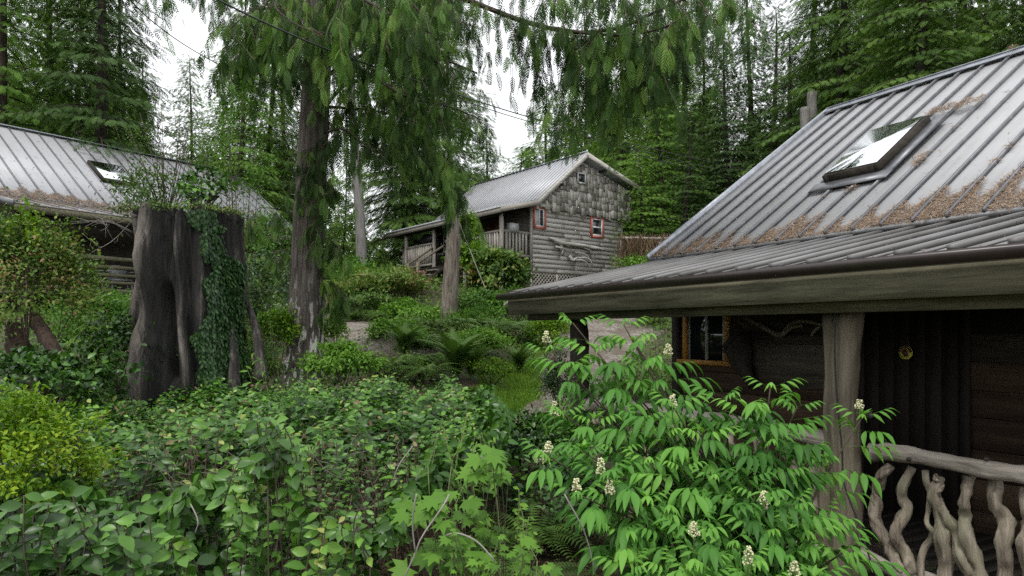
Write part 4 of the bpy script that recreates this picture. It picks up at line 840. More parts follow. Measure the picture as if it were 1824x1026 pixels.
# px, depth, height scale, proto, label
TREES = [
 (5, 24, 1.0, 'cedB', 'bright green cedar at the left edge above the left cabin roof'),
 (88, 28, 1.1, 'cedB', 'bright green cedar between the left edge and the dark spruce'),
 (178, 24.5, 1.0, 'spruceA', 'dark spruce with a bare lower trunk rising behind the left cabin skylight'),
 (-60, 30, 1.1, 'hemA', 'mid green hemlock partly cut by the left edge of the photo'),
 (130, 34, 1.1, 'hemA', 'hemlock behind the dark spruce over the left cabin ridge'),
 (262, 40, .75, 'spruceB', 'short dark spruce low over the left cabin ridge'),
 (345, 42, .78, 'hemA', 'hemlock seen through the twigs above the charred stump'),
 (425, 27, .72, 'cedB', 'bright feathery cedar above the far end of the left cabin roof'),
 (478, 31, .95, 'hemA', 'hemlock with a thin dark trunk just left of the big cedar trunk'),
 (508, 42, .85, 'spruceB', 'dark spruce tucked behind the big cedar trunk, far off'),
 (612, 44, .62, 'hemB', 'pale hemlock between the big cedar trunk and the pale bare trunk'),
 (638, 28, .92, 'bare', 'tall tree with a pale bare trunk standing left of the far porch'),
 (705, 46, .50, 'hemB', 'low pale hemlock in the gap left of the far porch roof'),
 (733, 32.5, .95, 'cedA', 'cedar with a dark trunk just outside the far porch corner post'),
 (752, 34, .8, 'bare', 'tree with a grey trunk showing inside the far porch opening'),
 (800, 40, 1.0, 'hemA', 'hemlock rising behind the far end of the shingled cabin roof'),
 (866, 46, .62, 'cedB', 'pale cedar directly behind the shingled cabin roof'),
 (975, 38, .66, 'cedB', 'bright cedar left of the shingled cabin peak'),
 (1042, 42, 1.0, 'hemA', 'hemlock straight behind the shingled cabin peak'),
 (1108, 34, .78, 'cedB', 'bright drooping cedar beyond the right slope of the shingled cabin roof'),
 (1180, 31, .72, 'cedB', 'bright cedar to the right of the shingled gable'),
 (1165, 44, 1.15, 'hemA', 'tall hemlock behind the bright cedars right of the shingled gable'),
 (1253, 33, .80, 'hemA', 'hemlock with a thin pale trunk right of the power lines'),
 (1222, 27, .42, 'spruceB', 'small dark spruce above the twig covered fence'),
 (1300, 30, .58, 'spruceA', 'spruce whose lower boughs touch the near cabin rake'),
 (1335, 36, .86, 'spruceA', 'pointed dark spruce against the bright sky gap'),
 (1375, 32, .74, 'spruceB', 'ragged topped spruce just right of the sky gap'),
 (1450, 37, 1.05, 'spruceA', 'tall spruce behind the twin grey snag poles'),
 (1500, 25, .80, 'cedA', 'big dark cedar over the upper left corner of the near cabin ridge'),
 (1580, 33, 1.0, 'hemA', 'hemlock behind the two big cedars over the near ridge'),
 (1650, 21, .72, 'cedA', 'big dark cedar spreading over the middle of the near cabin ridge'),
 (1760, 25, .85, 'hemA', 'dark hemlock between the cedars at the upper right'),
 (1835, 20.5, .74, 'cedA', 'big dark cedar at the upper right corner of the photo'),
 (1405, 27, .60, 'spruceB', 'dark spruce low between the sky gap and the snag poles'),
 (1560, 29, .95, 'cedA', 'broad cedar filling the gap between the two big cedars over the near ridge'),
 (1720, 32, 1.2, 'cedA', 'broad cedar far behind the right part of the near ridge'),
 (1490, 41, 1.2, 'spruceB', 'tall far hemlock directly right of the snag poles'),
 (1140, 27, .42, 'hemB', 'low light hemlock just past the right corner of the shingled cabin'),
 (1075, 36, .62, 'cedB', 'light cedar hanging right over the shingled cabin peak'),
 (925, 44, .52, 'cedB', 'light cedar behind the middle of the shingled cabin roof'),
 (1212, 37, .95, 'cedB', 'tall bright cedar between the power lines and the thin pale trunk'),
 (225, 33, .9, 'hemA', 'hemlock at the right side of the dark spruce over the left roof'),
 (395, 34, .80, 'hemB', 'light hemlock just left of the feathery cedar by the left roof end'),
 (2050, 24, 1.0, 'cedA', 'cedar just past the right edge of the photo')]
made = {}
GRP = {'l': 'conifers behind the left cabin', 'm': 'conifers behind the middle cabin', 'r': 'conifers behind the near cabin'}
for i, (px, d, hs, kind, lab) in enumerate(TREES):
    x = (px-CX)/FPX*d; loc = gp(x, d); grp = GRP['l' if px < 560 else 'm' if px < 1290 else 'r']; rz = U(0, 6.28); sc = hs*1.0
    if kind not in made:
        o = PROTO[kind](); o.location = loc; o.rotation_euler = (0, 0, rz); o.scale = (max(sc, .7)*1.2, max(sc, .7)*1.2, sc); o['label'] = lab; o['group'] = grp; made[kind] = o
    else:
        o = dup(made[kind], loc, rz, max(sc, .7)*U(1.1, 1.35), lab, grp, scz=sc)
    if kind in ('cedA', 'hemA', 'spruceA', 'spruceB', 'hemB', 'cedB', 'bare'): o.rotation_euler = (U(-.02, .02), U(-.02, .02), rz)
# distant wood that reads as one mass
lf = LF(); g = rng; w_ = MB()
sky_x = [-400, 0, 240, 300, 420, 500, 600, 680, 740, 850, 930, 1000, 1100, 1250, 1300, 1340, 1400, 1450, 1824, 2400]; sky_y = [50, 90, 140, 330, 230, 260, 330, 450, 330, 330, 300, 220, 150, 160, 260, 190, 150, 60, 0, 0]
for i in range(150):
    px = -420+i*19.3+U(-14, 14); d = U(48, 78); H = max(5., (HY-np.interp(px, sky_x, sky_y)+U(-70, 30))/FPX*d-4); x = (px-CX)/FPX*d; z0 = float(gz(x, d)); H = max(4, H+4-z0)
    n_ = int(100+H*44); u = U(0, 1, n_)**1.3; rr = (1-u)**.8*min(3.2, H*.3)*U(.25, 1, n_); a_ = U(0, 2*pi, n_)
    dd = np.c_[np.cos(a_), np.sin(a_), U(-.7, -.1, n_)]
    lf.add(T_SPRAYLO, np.c_[x+rr*np.cos(a_), d+rr*np.sin(a_), z0+u*H], dd, np.array([0, 0, 1.])+rdir(n_)*.3, U(.5, 1.1, n_), np.clip(U(.2, .7)+U(-.2, .2, n_), 0, 1))
tag(lf.obj('distant_wood', M['cedarbg']), 'far off conifer wood filling in behind the nearer trees', 'wood', kind='stuff')
# snags and poles
def snag(name, label, pts, r, mat, sides=14, wob=.15, cat='snag', group=None):
    P = curve(pts, 20); b_ = MB(); b_.tube(P, np.interp(np.linspace(0, 1, 20), np.linspace(0, 1, len(r)), r), sides, wob=wob, seed=pts[0][0]); base = P[0]
    o_ = b_.obj(name, M[mat], None, base, True); o_.location = base; return tag(o_, label, cat, group)
snag('dead_tree', 'peeling grey brown dead trunk with a cedar bough over its top, below the far porch', [W(803, 585, 16.5), W(802, 520, 16.5), W(806, 440, 16.5), W(808, 385, 16.5), W(806, 352, 16.5)], [.25, .19, .165, .14, .09], 'snag')
snag('snag_pole', 'taller grey dead pole beside the upper corner of the near roof', [W(1447, 330, 24), W(1447, 240, 24), W(1446, 164, 24)], [.18, .17, .15], 'barkpale', group='twin grey poles behind the near roof')
snag('snag_pole', 'shorter grey dead pole left of the taller one at the near roof corner', [W(1436, 330, 23.7), W(1435, 260, 23.7), W(1434, 192, 23.7)], [.17, .16, .15], 'barkpale', group='twin grey poles behind the near roof')
snag('snag_pole', 'pale broken pole top showing over the left cabin ridge', [W(141, 330, 27), W(140, 260, 27), W(139, 217, 27)], [.16, .14, .12], 'snag')
# cables strung across the view
def cablew(pts, r, label, nm='cable'):
    b_ = MB(); b_.tube(curve(pts, 50), r, 5, cap=False); tag(b_.obj(nm, M['black'], smooth=True), label, 'cable', 'overhead cables')
cablew([W(200, -40, 7), W(262, 30, 8), W(345, 90, 10), W(440, 140, 12), W(500, 165, 14)], .007, 'black cable crossing the sky gap at the upper left', 'overhead_cable')
cablew([W(350, -20, 6.5), W(460, 35, 7), W(600, 95, 8.2), W(760, 150, 9.8), W(930, 205, 12), W(1100, 250, 15), W(1260, 288, 19), W(1340, 305, 22)], .010, 'thick twisted power cable running down from the cedar to the right', 'overhead_cable')
cablew([W(740, 150, 9.9), W(930, 213, 12.2), W(1100, 257, 15.2), W(1260, 297, 19.2), W(1340, 300, 22.2)], .008, 'thin power line hugging the thick cable over the cabin peak', 'overhead_cable')
cablew([W(1080, 256, 16), W(1180, 288, 18), W(1270, 307, 20), W(1330, 330, 22)], .009, 'lowest and thinnest of the wires right of the cabin peak', 'overhead_cable')

# ------------------------------------------------------------------ the big cedar in front
cb = W(543, 690, 11.0); cb[2] = float(gz(cb[0], cb[1]))
cedar = root('cedar_tree', 'big red cedar with lichen streaked trunk and long hanging boughs in front of the cabins', 'cedar', cb)
z = np.linspace(cb[2]-.3, 12, 60); cxp = cb[0]+np.interp(z, [-1, 0, 2, 4, 12], [0, .0, .08, .19, .4]); th = np.linspace(0, 2*pi, 40, endpoint=False)
V = []
for i, zz_ in enumerate(z):
    r0 = .262-.012*zz_+.10*math.exp(-(zz_-cb[2])*2.6)
    rr = r0*(1+.045*np.sin(th*9+zz_*.5+1.5*np.sin(zz_))+.025*fbm(np.cos(th)*4, np.sin(th)*4, zz_*.9)+.10*math.exp(-(zz_-cb[2])*2.2)*np.sin(th*5))
    V.append(np.c_[cxp[i]+rr*np.cos(th), cb[1]+rr*np.sin(th), np.full(40, zz_)])
b = MB(); b.add(np.vstack(V), [(i*40+j, i*40+(j+1) % 40, (i+1)*40+(j+1) % 40, (i+1)*40+j) for i in range(59) for j in range(40)]); b.obj('trunk', M['bark'], cedar, cb, True)
cl_ = LF(); tw = MB()
def hangs(path, hang, gap, spr=.215, lat=.35, dens=1.0, start=0.0):
    """drooping twigs with flat sprays hung along a bough"""
    seg = np.linalg.norm(np.diff(path, axis=0), axis=1); cum = np.r_[0, np.cumsum(seg)]; s = start*cum[-1]
    while s < cum[-1]:
        p = np.array([np.interp(s, cum, path[:, k]) for k in range(3)]); u = s/cum[-1]
        h = np.interp(u, np.linspace(0, 1, len(hang)), hang)*U(.3, 1.05); a_ = U(0, 2*pi); l_ = U(.05, lat*2.0)
        q_ = np.array([cos(a_)*l_, sin(a_)*l_, 0]); m_ = max(3, int(h/.042)); t_ = np.linspace(0, 1, m_)
        tp = p+np.outer(t_**.6, q_)+np.c_[.03*np.sin(t_*5+s), .03*np.cos(t_*4+s), -h*t_**1.15]
        tw.tube(tp[::4] if m_ > 8 else tp, .0035, 4, cap=False)
        n_ = int(m_*dens); ii = rng.integers(0, m_, n_); base = tp[ii]; az = U(0, 2*pi, n_)
        D = np.c_[np.cos(az)*.55, np.sin(az)*.55, -U(.45, 1.3, n_)]; N = np.c_[np.cos(az)*.8+U(-.6, .6, n_), np.sin(az)*.8+U(-.6, .6, n_), U(.1, .6, n_)]
        ct = U(.05, .95); cl_.add(T_SPRAY, base, D, N, spr*U(.6, 1.25, n_), np.clip(ct+U(-.2, .2, n_), 0, 1)); s += gap*U(.4, 1.7)
def limb(pts, hang, gap, r=.03, **k):
    P = curve([W(*p) for p in pts], 30); b_ = MB(); b_.tube(P, np.linspace(r, r*.3, 30), 8, wob=.12); b_.obj('branch', M['barkdark'], cedar, cb, True); hangs(P, hang, gap, **k)
limb([(575, 40, 11), (680, -30, 10.2), (800, -10, 9.7), (870, 15, 9.5), (940, 40, 9.2), (1020, 57, 9), (1100, 50, 8.8), (1170, 20, 8.7), (1260, -20, 8.6)], [.6, .9, 1.0, .55, .3, .55, 1.45, 1.7, 1.5, .9], .060, .05, lat=.5)
limb([(985, 50, 9.05), (1050, 60, 8.7), (1110, 62, 8.3), (1180, 50, 8.1), (1230, 20, 8.0)], [.5, 1.1, 1.4, 1.3, .5], .055, .025, lat=.45)
limb([(1090, 50, 8.8), (1160, 75, 9.0), (1215, 60, 9.1), (1290, 10, 9.2), (1340, -40, 9.2)], [.8, 1.3, 1.0, .8, .6], .07, .02, lat=.4)
limb([(575, 140, 11), (640, 100, 10.5), (730, 90, 10.2), (800, 110, 10), (850, 130, 9.8)], [.6, 1.1, 1.2, 1.1, .8], .085, .035, lat=.45)
limb([(570, 200, 11), (620, 150, 11.2), (690, 150, 11.4), (760, 180, 11.6), (830, 215, 11.7)], [.5, .9, 1.1, .9, .6], .10, .03, lat=.4)
limb([(580, 60, 11), (660, 20, 11.4), (760, 20, 11.8), (850, 50, 12.2)], [.7, 1.0, 1.1, .8], .12, .03, lat=.5)
limb([(560, 10, 11), (600, -20, 10), (650, 0, 9.2), (720, 40, 8.7), (770, 60, 8.5)], [.9, 1.1, 1.2, 1.0, .6], .07, .03, lat=.4)
limb([(545, 60, 11), (500, 20, 10.3), (450, 20, 9.8), (400, 60, 9.4)], [.8, 1.1, 1.2, .9], .065, .03, lat=.4)
limb([(540, 150, 11), (500, 100, 11.1), (450, 95, 11.3), (410, 110, 11.5)], [.6, .9, .9, .6], .06, .02, lat=.35)
limb([(545, 20, 11), (520, -20, 9.8), (490, 10, 8.8), (540, 50, 8.4), (590, 60, 8.3)], [.6, .9, 1.0, .8, .6], .07, .02, lat=.3)
limb([(550, -40, 11), (450, -70, 10.5), (350, -60, 10.2), (270, -30, 10)], [.9, 1.0, .9, .6], .08, .03, lat=.4)
limb([(600, -60, 11), (760, -120, 10.4), (900, -110, 10), (1020, -90, 9.8), (1180, -70, 9.6), (1300, -60, 9.5)], [1.4, 1.4, .9, .5, 1.0, 1.1], .085, .035, lat=.5)
limb([(570, 240, 11), (610, 230, 10.7), (640, 250, 10.5), (665, 275, 10.4)], [.4, .9, .8, .5], .08, .02, lat=.25)
limb([(580, 190, 11), (680, 200, 12.2), (760, 230, 13.6), (800, 300, 14.6), (806, 345, 15.4)], [.5, .9, 1.2, 1.3, 1.2], .08, .025, lat=.4, spr=.3)
for px0, dx, d0 in ((700, 60, 8.0), (620, -30, 8.2), (760, 50, 8.6), (1080, 60, 7.8), (1180, 40, 7.9), (990, 30, 8.3)):
    limb([(px0-20, -60, d0+.6), (px0, -30, d0+.2), (px0+dx*.5, 0, d0), (px0+dx, 40, d0-.1)], [.3, .9, 1.1, .8], .085, .015, lat=.4)
limb([(500, -30, 10), (440, 60, 9.8), (420, 130, 9.7)], [.6, .7, .4], .06, .02, lat=.4)
limb([(640, 120, 10), (720, 170, 9.9), (800, 190, 9.8), (860, 215, 9.7)], [.7, .9, .8, .5], .095, .02, lat=.4)
limb([(600, 160, 11.6), (640, 200, 12), (690, 250, 12.3), (740, 280, 12.6)], [.8, 1.0, 1.0, .6], .10, .02, lat=.4)
# tufts on the shaded right side of the trunk
limb([(575, 320, 11), (590, 330, 10.9), (605, 350, 10.85)], [.4, .6, .5], .03, .008, lat=.22)
limb([(572, 420, 11), (592, 430, 10.9), (610, 455, 10.8)], [.4, .6, .5], .032, .008, lat=.22)
limb([(572, 500, 11), (590, 500, 10.9), (606, 530, 10.8)], [.4, .7, .5], .035, .006, lat=.2)
limb([(560, 260, 10.8), (545, 275, 10.7), (550, 330, 10.65)], [.3, .6, .5], .05, .006, lat=.2)
limb([(565, 370, 10.75), (552, 380, 10.7), (565, 430, 10.66)], [.3, .4, .3], .06, .006, lat=.14)
limb([(520, 380, 11), (470, 370, 10.6), (425, 385, 10.3)], [.2, .45, .3], .07, .008, lat=.25)
limb([(520, 440, 11), (495, 450, 10.8), (470, 462, 10.7)], [.2, .35, .2], .08, .006, lat=.2)
tw.obj('twig', M['twig'], cedar, cb); cl_.obj('foliage', M['cedar'], cedar, cb)
for pts in ([(720, 28, 9.6), (760, 50, 9.5), (810, 62, 9.4)], [(690, 45, 9.5), (715, 70, 9.45), (740, 78, 9.4)], [(955, 60, 9.1), (958, 78, 9.05), (965, 82, 9)], [(555, 160, 10.4), (590, 145, 10.2), (640, 100, 10)], [(905, 35, 9.2), (925, 80, 9.2), (945, 125, 9.2)], [(960, 45, 9.1), (955, 60, 9.1), (950, 100, 9.1)], [(1050, 75, 8.7), (1080, 82, 8.6), (1105, 78, 8.5)]):
    b = MB(); b.tube(curve([W(*p) for p in pts], 8), .007, 5); b.obj('bare_twig', M['graytwig'], cedar, cb)

# ------------------------------------------------------------------ charred stump with its ivy and shrubs
sb = W(343, 700, 8.5); SR = .615; stump = root('charred_stump', 'huge hollow charred stump with grey ridges and a black gap in its front', 'stump', sb)
NZ, NT = 110, 260; th = np.linspace(0, 2*pi, NT, endpoint=False); zt0 = (HY-385)/FPX*8.5; zz = np.linspace(-1.15, zt0, NZ)
def stump_r(t_, z_):
    """t_ = azimuth, -pi/2 looks at the camera"""
    a_ = t_+.05*np.sin(z_*2.1)+.03*np.sin(z_*4.3+1); u = (z_+1.15)/(zt0+1.15)
    r_ = SR*(.97+.18*(1-u)**3)
    ridge = 0
    for c_, w_, h_ in ((-2.62, .13, .16), (-2.22, .11, .22), (-1.36, .075, .20), (-.95, .16, .10), (-.2, .2, .14), (.6, .3, .12), (1.5, .4, .1), (2.8, .3, .12)):
        dd = np.angle(np.exp(1j*(a_-c_-.05*np.sin(z_*2.6+c_*3)))); ridge = ridge+h_*(1+.35*np.sin(z_*5+c_*7))*np.exp(-(dd/w_)**2)
    dd = np.angle(np.exp(1j*(a_+1.75))); groove = .30*np.exp(-(dd/.33)**4)+.26*np.exp(-(np.angle(np.exp(1j*(a_+2.42)))/.06)**2)+.16*np.exp(-(np.angle(np.exp(1j*(a_+1.10)))/.08)**2)
    hol = .48*np.exp(-((np.angle(np.exp(1j*(t_+1.80+.22*(z_-.1)))))/(.15+.03*np.sin(z_*6)))**4)*np.exp(-((z_+.02)/.50)**6)
    hump = .10*np.exp(-((t_+1.80)/.12)**2-((z_-.78)/.30)**2)
    r_ = r_*(.88+ridge*1.2-groove*.8)+hump+.035*fbm(np.cos(t_)*7, np.sin(t_)*7, z_*1.6)+.030*fbm(np.cos(t_)*19, np.sin(t_)*19, z_*2.2)-.07*np.maximum(0, .30-np.abs(fbm(np.cos(t_)*6, np.sin(t_)*6, z_*.7, 1.6, 5)))-hol; ridge = ridge+hump*1.5
    return np.maximum(r_, .12), ridge-groove*.9-hol*2  # tint output: ridges brightened, grooves and hollow given painted shade besides char
V = []; Tn = []
for z_ in zz:
    r_, q_ = stump_r(th, z_); V.append(np.c_[sb[0]+r_*np.cos(th), sb[1]+r_*np.sin(th), np.full(NT, z_)+((.05*np.sin(th*5)+.05*np.sin(th*11)+.04*np.sin(th*23+1)+.03*np.sin(th*41))*(1 if z_ == zz[-1] else .7) if z_ > zz[-4] else 0)]); Tn.append(q_)
Tn = np.array(Tn); F = []; tt = []
for i in range(NZ-1):
    for j in range(NT): F.append((i*NT+j, i*NT+(j+1) % NT, (i+1)*NT+(j+1) % NT, (i+1)*NT+j)); tt.append(float(np.clip(.10+Tn[i, j]*3.4+.25*fbm(np.cos(th[j])*5, np.sin(th[j])*5, zz[i]*2, 1.0), 0, 1)))
V.append(np.array([[sb[0], sb[1], zt0-.12]])); V = np.vstack(V); c_ = NZ*NT
for j in range(NT): F.append(((NZ-1)*NT+j, (NZ-1)*NT+(j+1) % NT, c_)); tt.append(.1)
npmesh('stump', V, np.concatenate([np.array(f) for f in F]), [len(f) for f in F], M['char'], stump, tt, True, sb)
for pts, r, lab in (([(388, 392, 8.6), (398, 440, 8.5), (407, 500, 8.4), (414, 600, 8.3), (418, 700, 8.2)], [.03, .05, .05, .055, .07], None), ([(418, 470, 8.7), (438, 530, 8.6), (456, 590, 8.5), (466, 680, 8.4)], [.015, .03, .05, .08], None)):
    b = MB(); b.tube(curve([W(*p) for p in pts], 16), np.interp(np.linspace(0, 1, 16), np.linspace(0, 1, len(r)), r), 10, wob=.3); b.obj('root_slab', M['char'], stump, sb, True)
lf = LF(); n_ = 19000; t_ = U(-1.35, .35, n_); z_ = U(-1.0, zt0, n_); wv = .16*np.sin(z_*3)+.25*fbm(z_*3, t_*2, 0, 1.5); keep = (t_ > -1.05+wv+.2*(z_ < -.1)*np.abs(np.sin(z_*6)))&(t_ < -.45+wv+np.clip(1.1-z_, 0, 1.1)*.65)&(fbm(t_*5, z_*4, 0, 1.2) > -.45); t_, z_ = t_[keep], z_[keep]
r_, _q = stump_r(t_, z_); o_ = np.c_[np.cos(t_), np.sin(t_), 0*t_]; P = sb*[1, 1, 0]+o_*(r_+U(.02, .075, len(t_)))[:, None]+np.c_[0*t_, 0*t_, z_]
lf.add(T_LEAF, P, np.c_[U(-.6, .6, len(t_)), U(-.3, .1, len(t_)), -U(.4, 1, len(t_))], o_+rdir(len(t_))*.35+[0, 0, .3], U(.035, .065, len(t_)), np.clip(U(0, .8, len(t_)), 0, 1))
tag(lf.obj('ivy', M['ivy']), 'dark ivy climbing the right side of the charred stump', 'ivy')

def bush(name, label, cat, c, r, n, tm, size, mat, ncl=26, group=None, stemmat='stem', nst=8, up=.6, spread=.26, zb=None, ts=(.2, .8), low=-.5, out=.6, bare=0):
    c = np.array(c, float); r = np.array(r, float); base = np.array([c[0], c[1], float(gz(c[0], c[1])) if zb is None else zb])
    o_ = root(name, label, cat, base, group=group); d = rdir(ncl, .35); d = d[d[:, 2] > low]; ncl = len(d)
    rad_ = U(.55, 1.0, ncl)*(1+.15*np.sin(d[:, 0]*9+d[:, 2]*7)); cc = c+d*r*rad_[:, None]; ct = U(*ts, ncl)
    ii = rng.integers(0, ncl, n); off = rng.normal(size=(n, 3))*r*spread*U(.5, 1.1, n)[:, None]; P = cc[ii]+off
    outd = nrm((P-c)/r); D = outd*out+rdir(n)*.75+np.array([0, 0, -.12]); N = np.array([0, 0, up])+outd*.55+rdir(n)*.45
    lf_ = LF(); lf_.add(tm, P, D, N, U(size*.65, size*1.25, n), np.clip(ct[ii]+U(-.22, .22, n), 0, 1)); lf_.obj('leaves', M[mat], o_, base)
    if nst:
        s_ = MB()
        for k in range(nst):
            e = cc[k % ncl]; m_ = (base+e)/2+rdir(1)[0]*r*.12; a_ = base+(r[0] > .2)*np.array([U(-.3, .3)*r[0]*.4, U(-.3, .3)*r[1]*.4, -.1]); s_.tube(curve([a_, m_, e], 8), np.linspace(.008, .003, 8), 5)
        for k in range(bare):
            e = c+rdir(1, .6)[0]*r*U(1.0, 1.45); m_ = (base+e)/2+rdir(1)[0]*r*.2; s_.tube(curve([base, m_, e], 8), np.linspace(.006, .002, 8), 4)
        s_.obj('stems', M[stemmat], o_, base)
    return o_
def bp(px, py, d, dz=0): p = W(px, py, d); return p
ZT = zt0
bush('huckleberry_shrub', 'twiggy dark shrub on the left part of the charred stump top', 'shrub', W(268, 345, 8.4), (.42, .35, .35), 1500, T_LEAF, .045, 'bush', 24, zb=ZT-.1, bare=14, ts=(.1, .5))
bush('salal_shrub', 'larger leaved shrub on the right part of the charred stump top', 'shrub', W(362, 345, 8.4), (.36, .3, .28), 520, T_SALAL, .075, 'salal', 18, zb=ZT-.1, bare=8)
bush('bare_shrub', 'tall thin shrub with mostly bare twigs rising from the middle of the stump', 'shrub', W(296, 275, 8.6), (.55, .4, .62), 420, T_LEAF, .035, 'bush', 26, zb=ZT-.1, nst=10, spread=.14, bare=16)
bush('huckleberry_shrub', 'feathery young shrub with upright dark stems right of the charred stump', 'shrub', W(420, 290, 9.4), (.50, .4, .95), 2300, T_TINY, .045, 'fresh', 34, zb=-.8, nst=14, spread=.18, ts=(.1, .6))
bush('moss_tuft', 'low mossy tuft along the cut top of the charred stump', 'moss', (sb[0], sb[1]-.1, ZT+.02), (.70, .6, .08), 2600, T_TINY, .035, 'bush', 60, zb=ZT-.1, nst=0, low=-.1)
# dead grey branches left of the stump
dead = root('dead_branch', 'bare grey branches poking out left of the charred stump top', 'branch', W(236, 430, 8.2)); b = MB()
for k in range(4):
    a_ = W(238, 405+U(-20, 25), 8.3); e = W(125+U(-10, 80), 400+U(-20, 50), 8.0+U(-.3, .4)); m_ = (a_+e)/2+rdir(1)[0]*.1; P = curve([a_, m_, e], 12); b.tube(P, np.linspace(.005, .002, 12), 5)
    for j in (4, 7, 9): b.tube(curve([P[j], P[j]+rdir(1)[0]*.1, P[j]+rdir(1)[0]*.2+[-.1, 0, .0]], 5), .002, 4)
b.obj('branch', M['graytwig'], dead, W(236, 430, 8.2))
# left corner: shrub on old leaning logs, small hemlock
bush('huckleberry_shrub', 'big pink tipped huckleberry bush at the left edge growing over old logs', 'shrub', W(45, 508, 7.2), (.62, .6, .72), 11000, T_LEAF, .048, 'bush', 70, ts=(.3, .95), spread=.2)
bush('huckleberry_shrub', 'upright bright sprig standing out of the top of the left huckleberry bush', 'shrub', W(48, 415, 7.0), (.13, .13, .26), 420, T_LEAF, .045, 'lime', 16, zb=-.2, nst=5)
snag('leaning_log', 'short brown leaning log under the left huckleberry bush', [W(58, 560, 7.1), W(80, 600, 6.95), W(104, 650, 6.85), W(128, 720, 6.8)], [.05, .08, .085, .10], 'logshade', wob=.45, cat='log')
snag('leaning_log', 'darker mossy log left of the brown leaning log', [W(20, 580, 7.3), W(38, 620, 7.2), W(58, 680, 7.1), W(70, 730, 7.0)], [.07, .11, .10, .09], 'logshade', wob=.4, cat='log')
bush('salmonberry_bush', 'bright green bush filling the gap left of the charred stump', 'bush', W(175, 580, 9.5), (.65, .5, .34), 5200, T_LEAF, .06, 'fresh', 50, ts=(.15, .6))
bush('salal_shrub', 'leathery leaved bush at the left foot of the charred stump', 'shrub', W(205, 630, 8.2), (.6, .4, .38), 1500, T_SALAL, .075, 'salal', 30, ts=(.1, .6))
o = conifer('hemlock_sapling', 'hemlock', 2.2, .1, 1.1, 'cedarbright', T_SPRAYMID, .22, 46, 33, rt=.03, droop=.25); o.location = gp((185-CX)/FPX*9.0, 9.0); o['label'] = 'young hemlock with flat layered sprays left of the charred stump'
o.scale = (.62, .62, .52)
o2 = dup(o, gp((1165-CX)/FPX*19.5, 19.5), 2.0, .95, 'small dark hemlock beside the gravel path seen under the near porch roof'); o3 = dup(o, gp((455-CX)/FPX*14, 14), 1.0, .8, 'young hemlock half hidden between the stump and the big cedar trunk')

# ------------------------------------------------------------------ salal hedge in front
def hz(x, y): return -.72+.24*fbm(x, y, 0, 2.1)+.20*fbm(x, y, 2, .75)-.10*np.clip(4.2-y, 0, 1)
def xr(y): return np.interp(y, [3.2, 3.8, 4.7, 6, 7, 8.6], [-.85, -.50, -.12, -.10, -.28, -.75])
hb_ = np.array([-2.0, 5.0, -1.45]); hedge = root('salal_hedge', 'broad salal hedge with leathery leaves filling the foreground left of the elder', 'hedge', hb_)
LFh = LF(); m_ = 6200; x = U(-7.2, .1, m_); y = 3.2+5.8*U(0, 1, m_)**.85
keep = (x < xr(y)+.12*fbm(y, x, 0, 3))&(x > -.80*y-.4)&(y > 3.40+.3*fbm(x, 0, 0, 2.2))&(fbm(x, y, 0, 2.6) > -.34); x, y = x[keep], y[keep]; m_ = len(x)
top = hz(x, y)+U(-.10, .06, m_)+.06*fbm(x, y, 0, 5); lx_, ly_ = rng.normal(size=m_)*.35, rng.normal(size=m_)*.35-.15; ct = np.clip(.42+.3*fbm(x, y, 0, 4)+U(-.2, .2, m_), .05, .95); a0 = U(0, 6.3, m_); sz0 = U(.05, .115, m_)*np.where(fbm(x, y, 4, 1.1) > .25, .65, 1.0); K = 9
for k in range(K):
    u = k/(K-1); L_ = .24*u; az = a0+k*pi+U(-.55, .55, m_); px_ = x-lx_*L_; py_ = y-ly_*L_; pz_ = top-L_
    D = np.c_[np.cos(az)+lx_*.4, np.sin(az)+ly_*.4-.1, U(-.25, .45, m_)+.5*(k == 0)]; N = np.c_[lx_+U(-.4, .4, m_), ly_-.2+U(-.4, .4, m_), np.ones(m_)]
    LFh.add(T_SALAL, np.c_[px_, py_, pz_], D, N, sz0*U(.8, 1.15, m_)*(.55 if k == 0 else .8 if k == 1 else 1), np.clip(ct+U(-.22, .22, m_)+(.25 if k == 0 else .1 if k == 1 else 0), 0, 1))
# front and right faces
def face(n_, xa, xb, yoff, zlo, pw, right=False):
    t_ = U(0, 1, n_); dz = U(0, 1, n_)**pw
    if not right: x_ = xa+(xb-xa)*t_; y_ = 3.38+.25*fbm(x_, 0, 0, 2.2)+U(-.08, .14, n_)+yoff; nn_ = np.tile([0, -1., .55], (n_, 1))
    else: y_ = 3.3+(8.2-3.3)*t_; x_ = xr(y_)+U(-.12, .08, n_); nn_ = np.tile([.8, -.5, .55], (n_, 1))
    z_ = hz(x_, y_)+.05-dz*(hz(x_, y_)-zlo)-.02; k_ = fbm(x_*6, y_*6, z_*6) > -.28+1.1*dz-.35; x_, y_, z_, nn_ = x_[k_], y_[k_], z_[k_], nn_[k_]; m_ = len(x_)
    LFh.add(T_SALAL, np.c_[x_, y_, z_], np.c_[U(-.8, .8, m_), U(-.6, .1, m_), -U(0, .9, m_)], nn_+rdir(m_)*.6, U(.055, .10, m_), np.clip(.4+.3*fbm(x_, z_, y_, 5)+U(-.2, .2, m_), 0, 1))
face(5200, -3.3, -.8, 0, -1.25, 1.3); face(3500, 0, 0, 0, -1.15, 1.2, True)
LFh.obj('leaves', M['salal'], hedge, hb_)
b = MB()
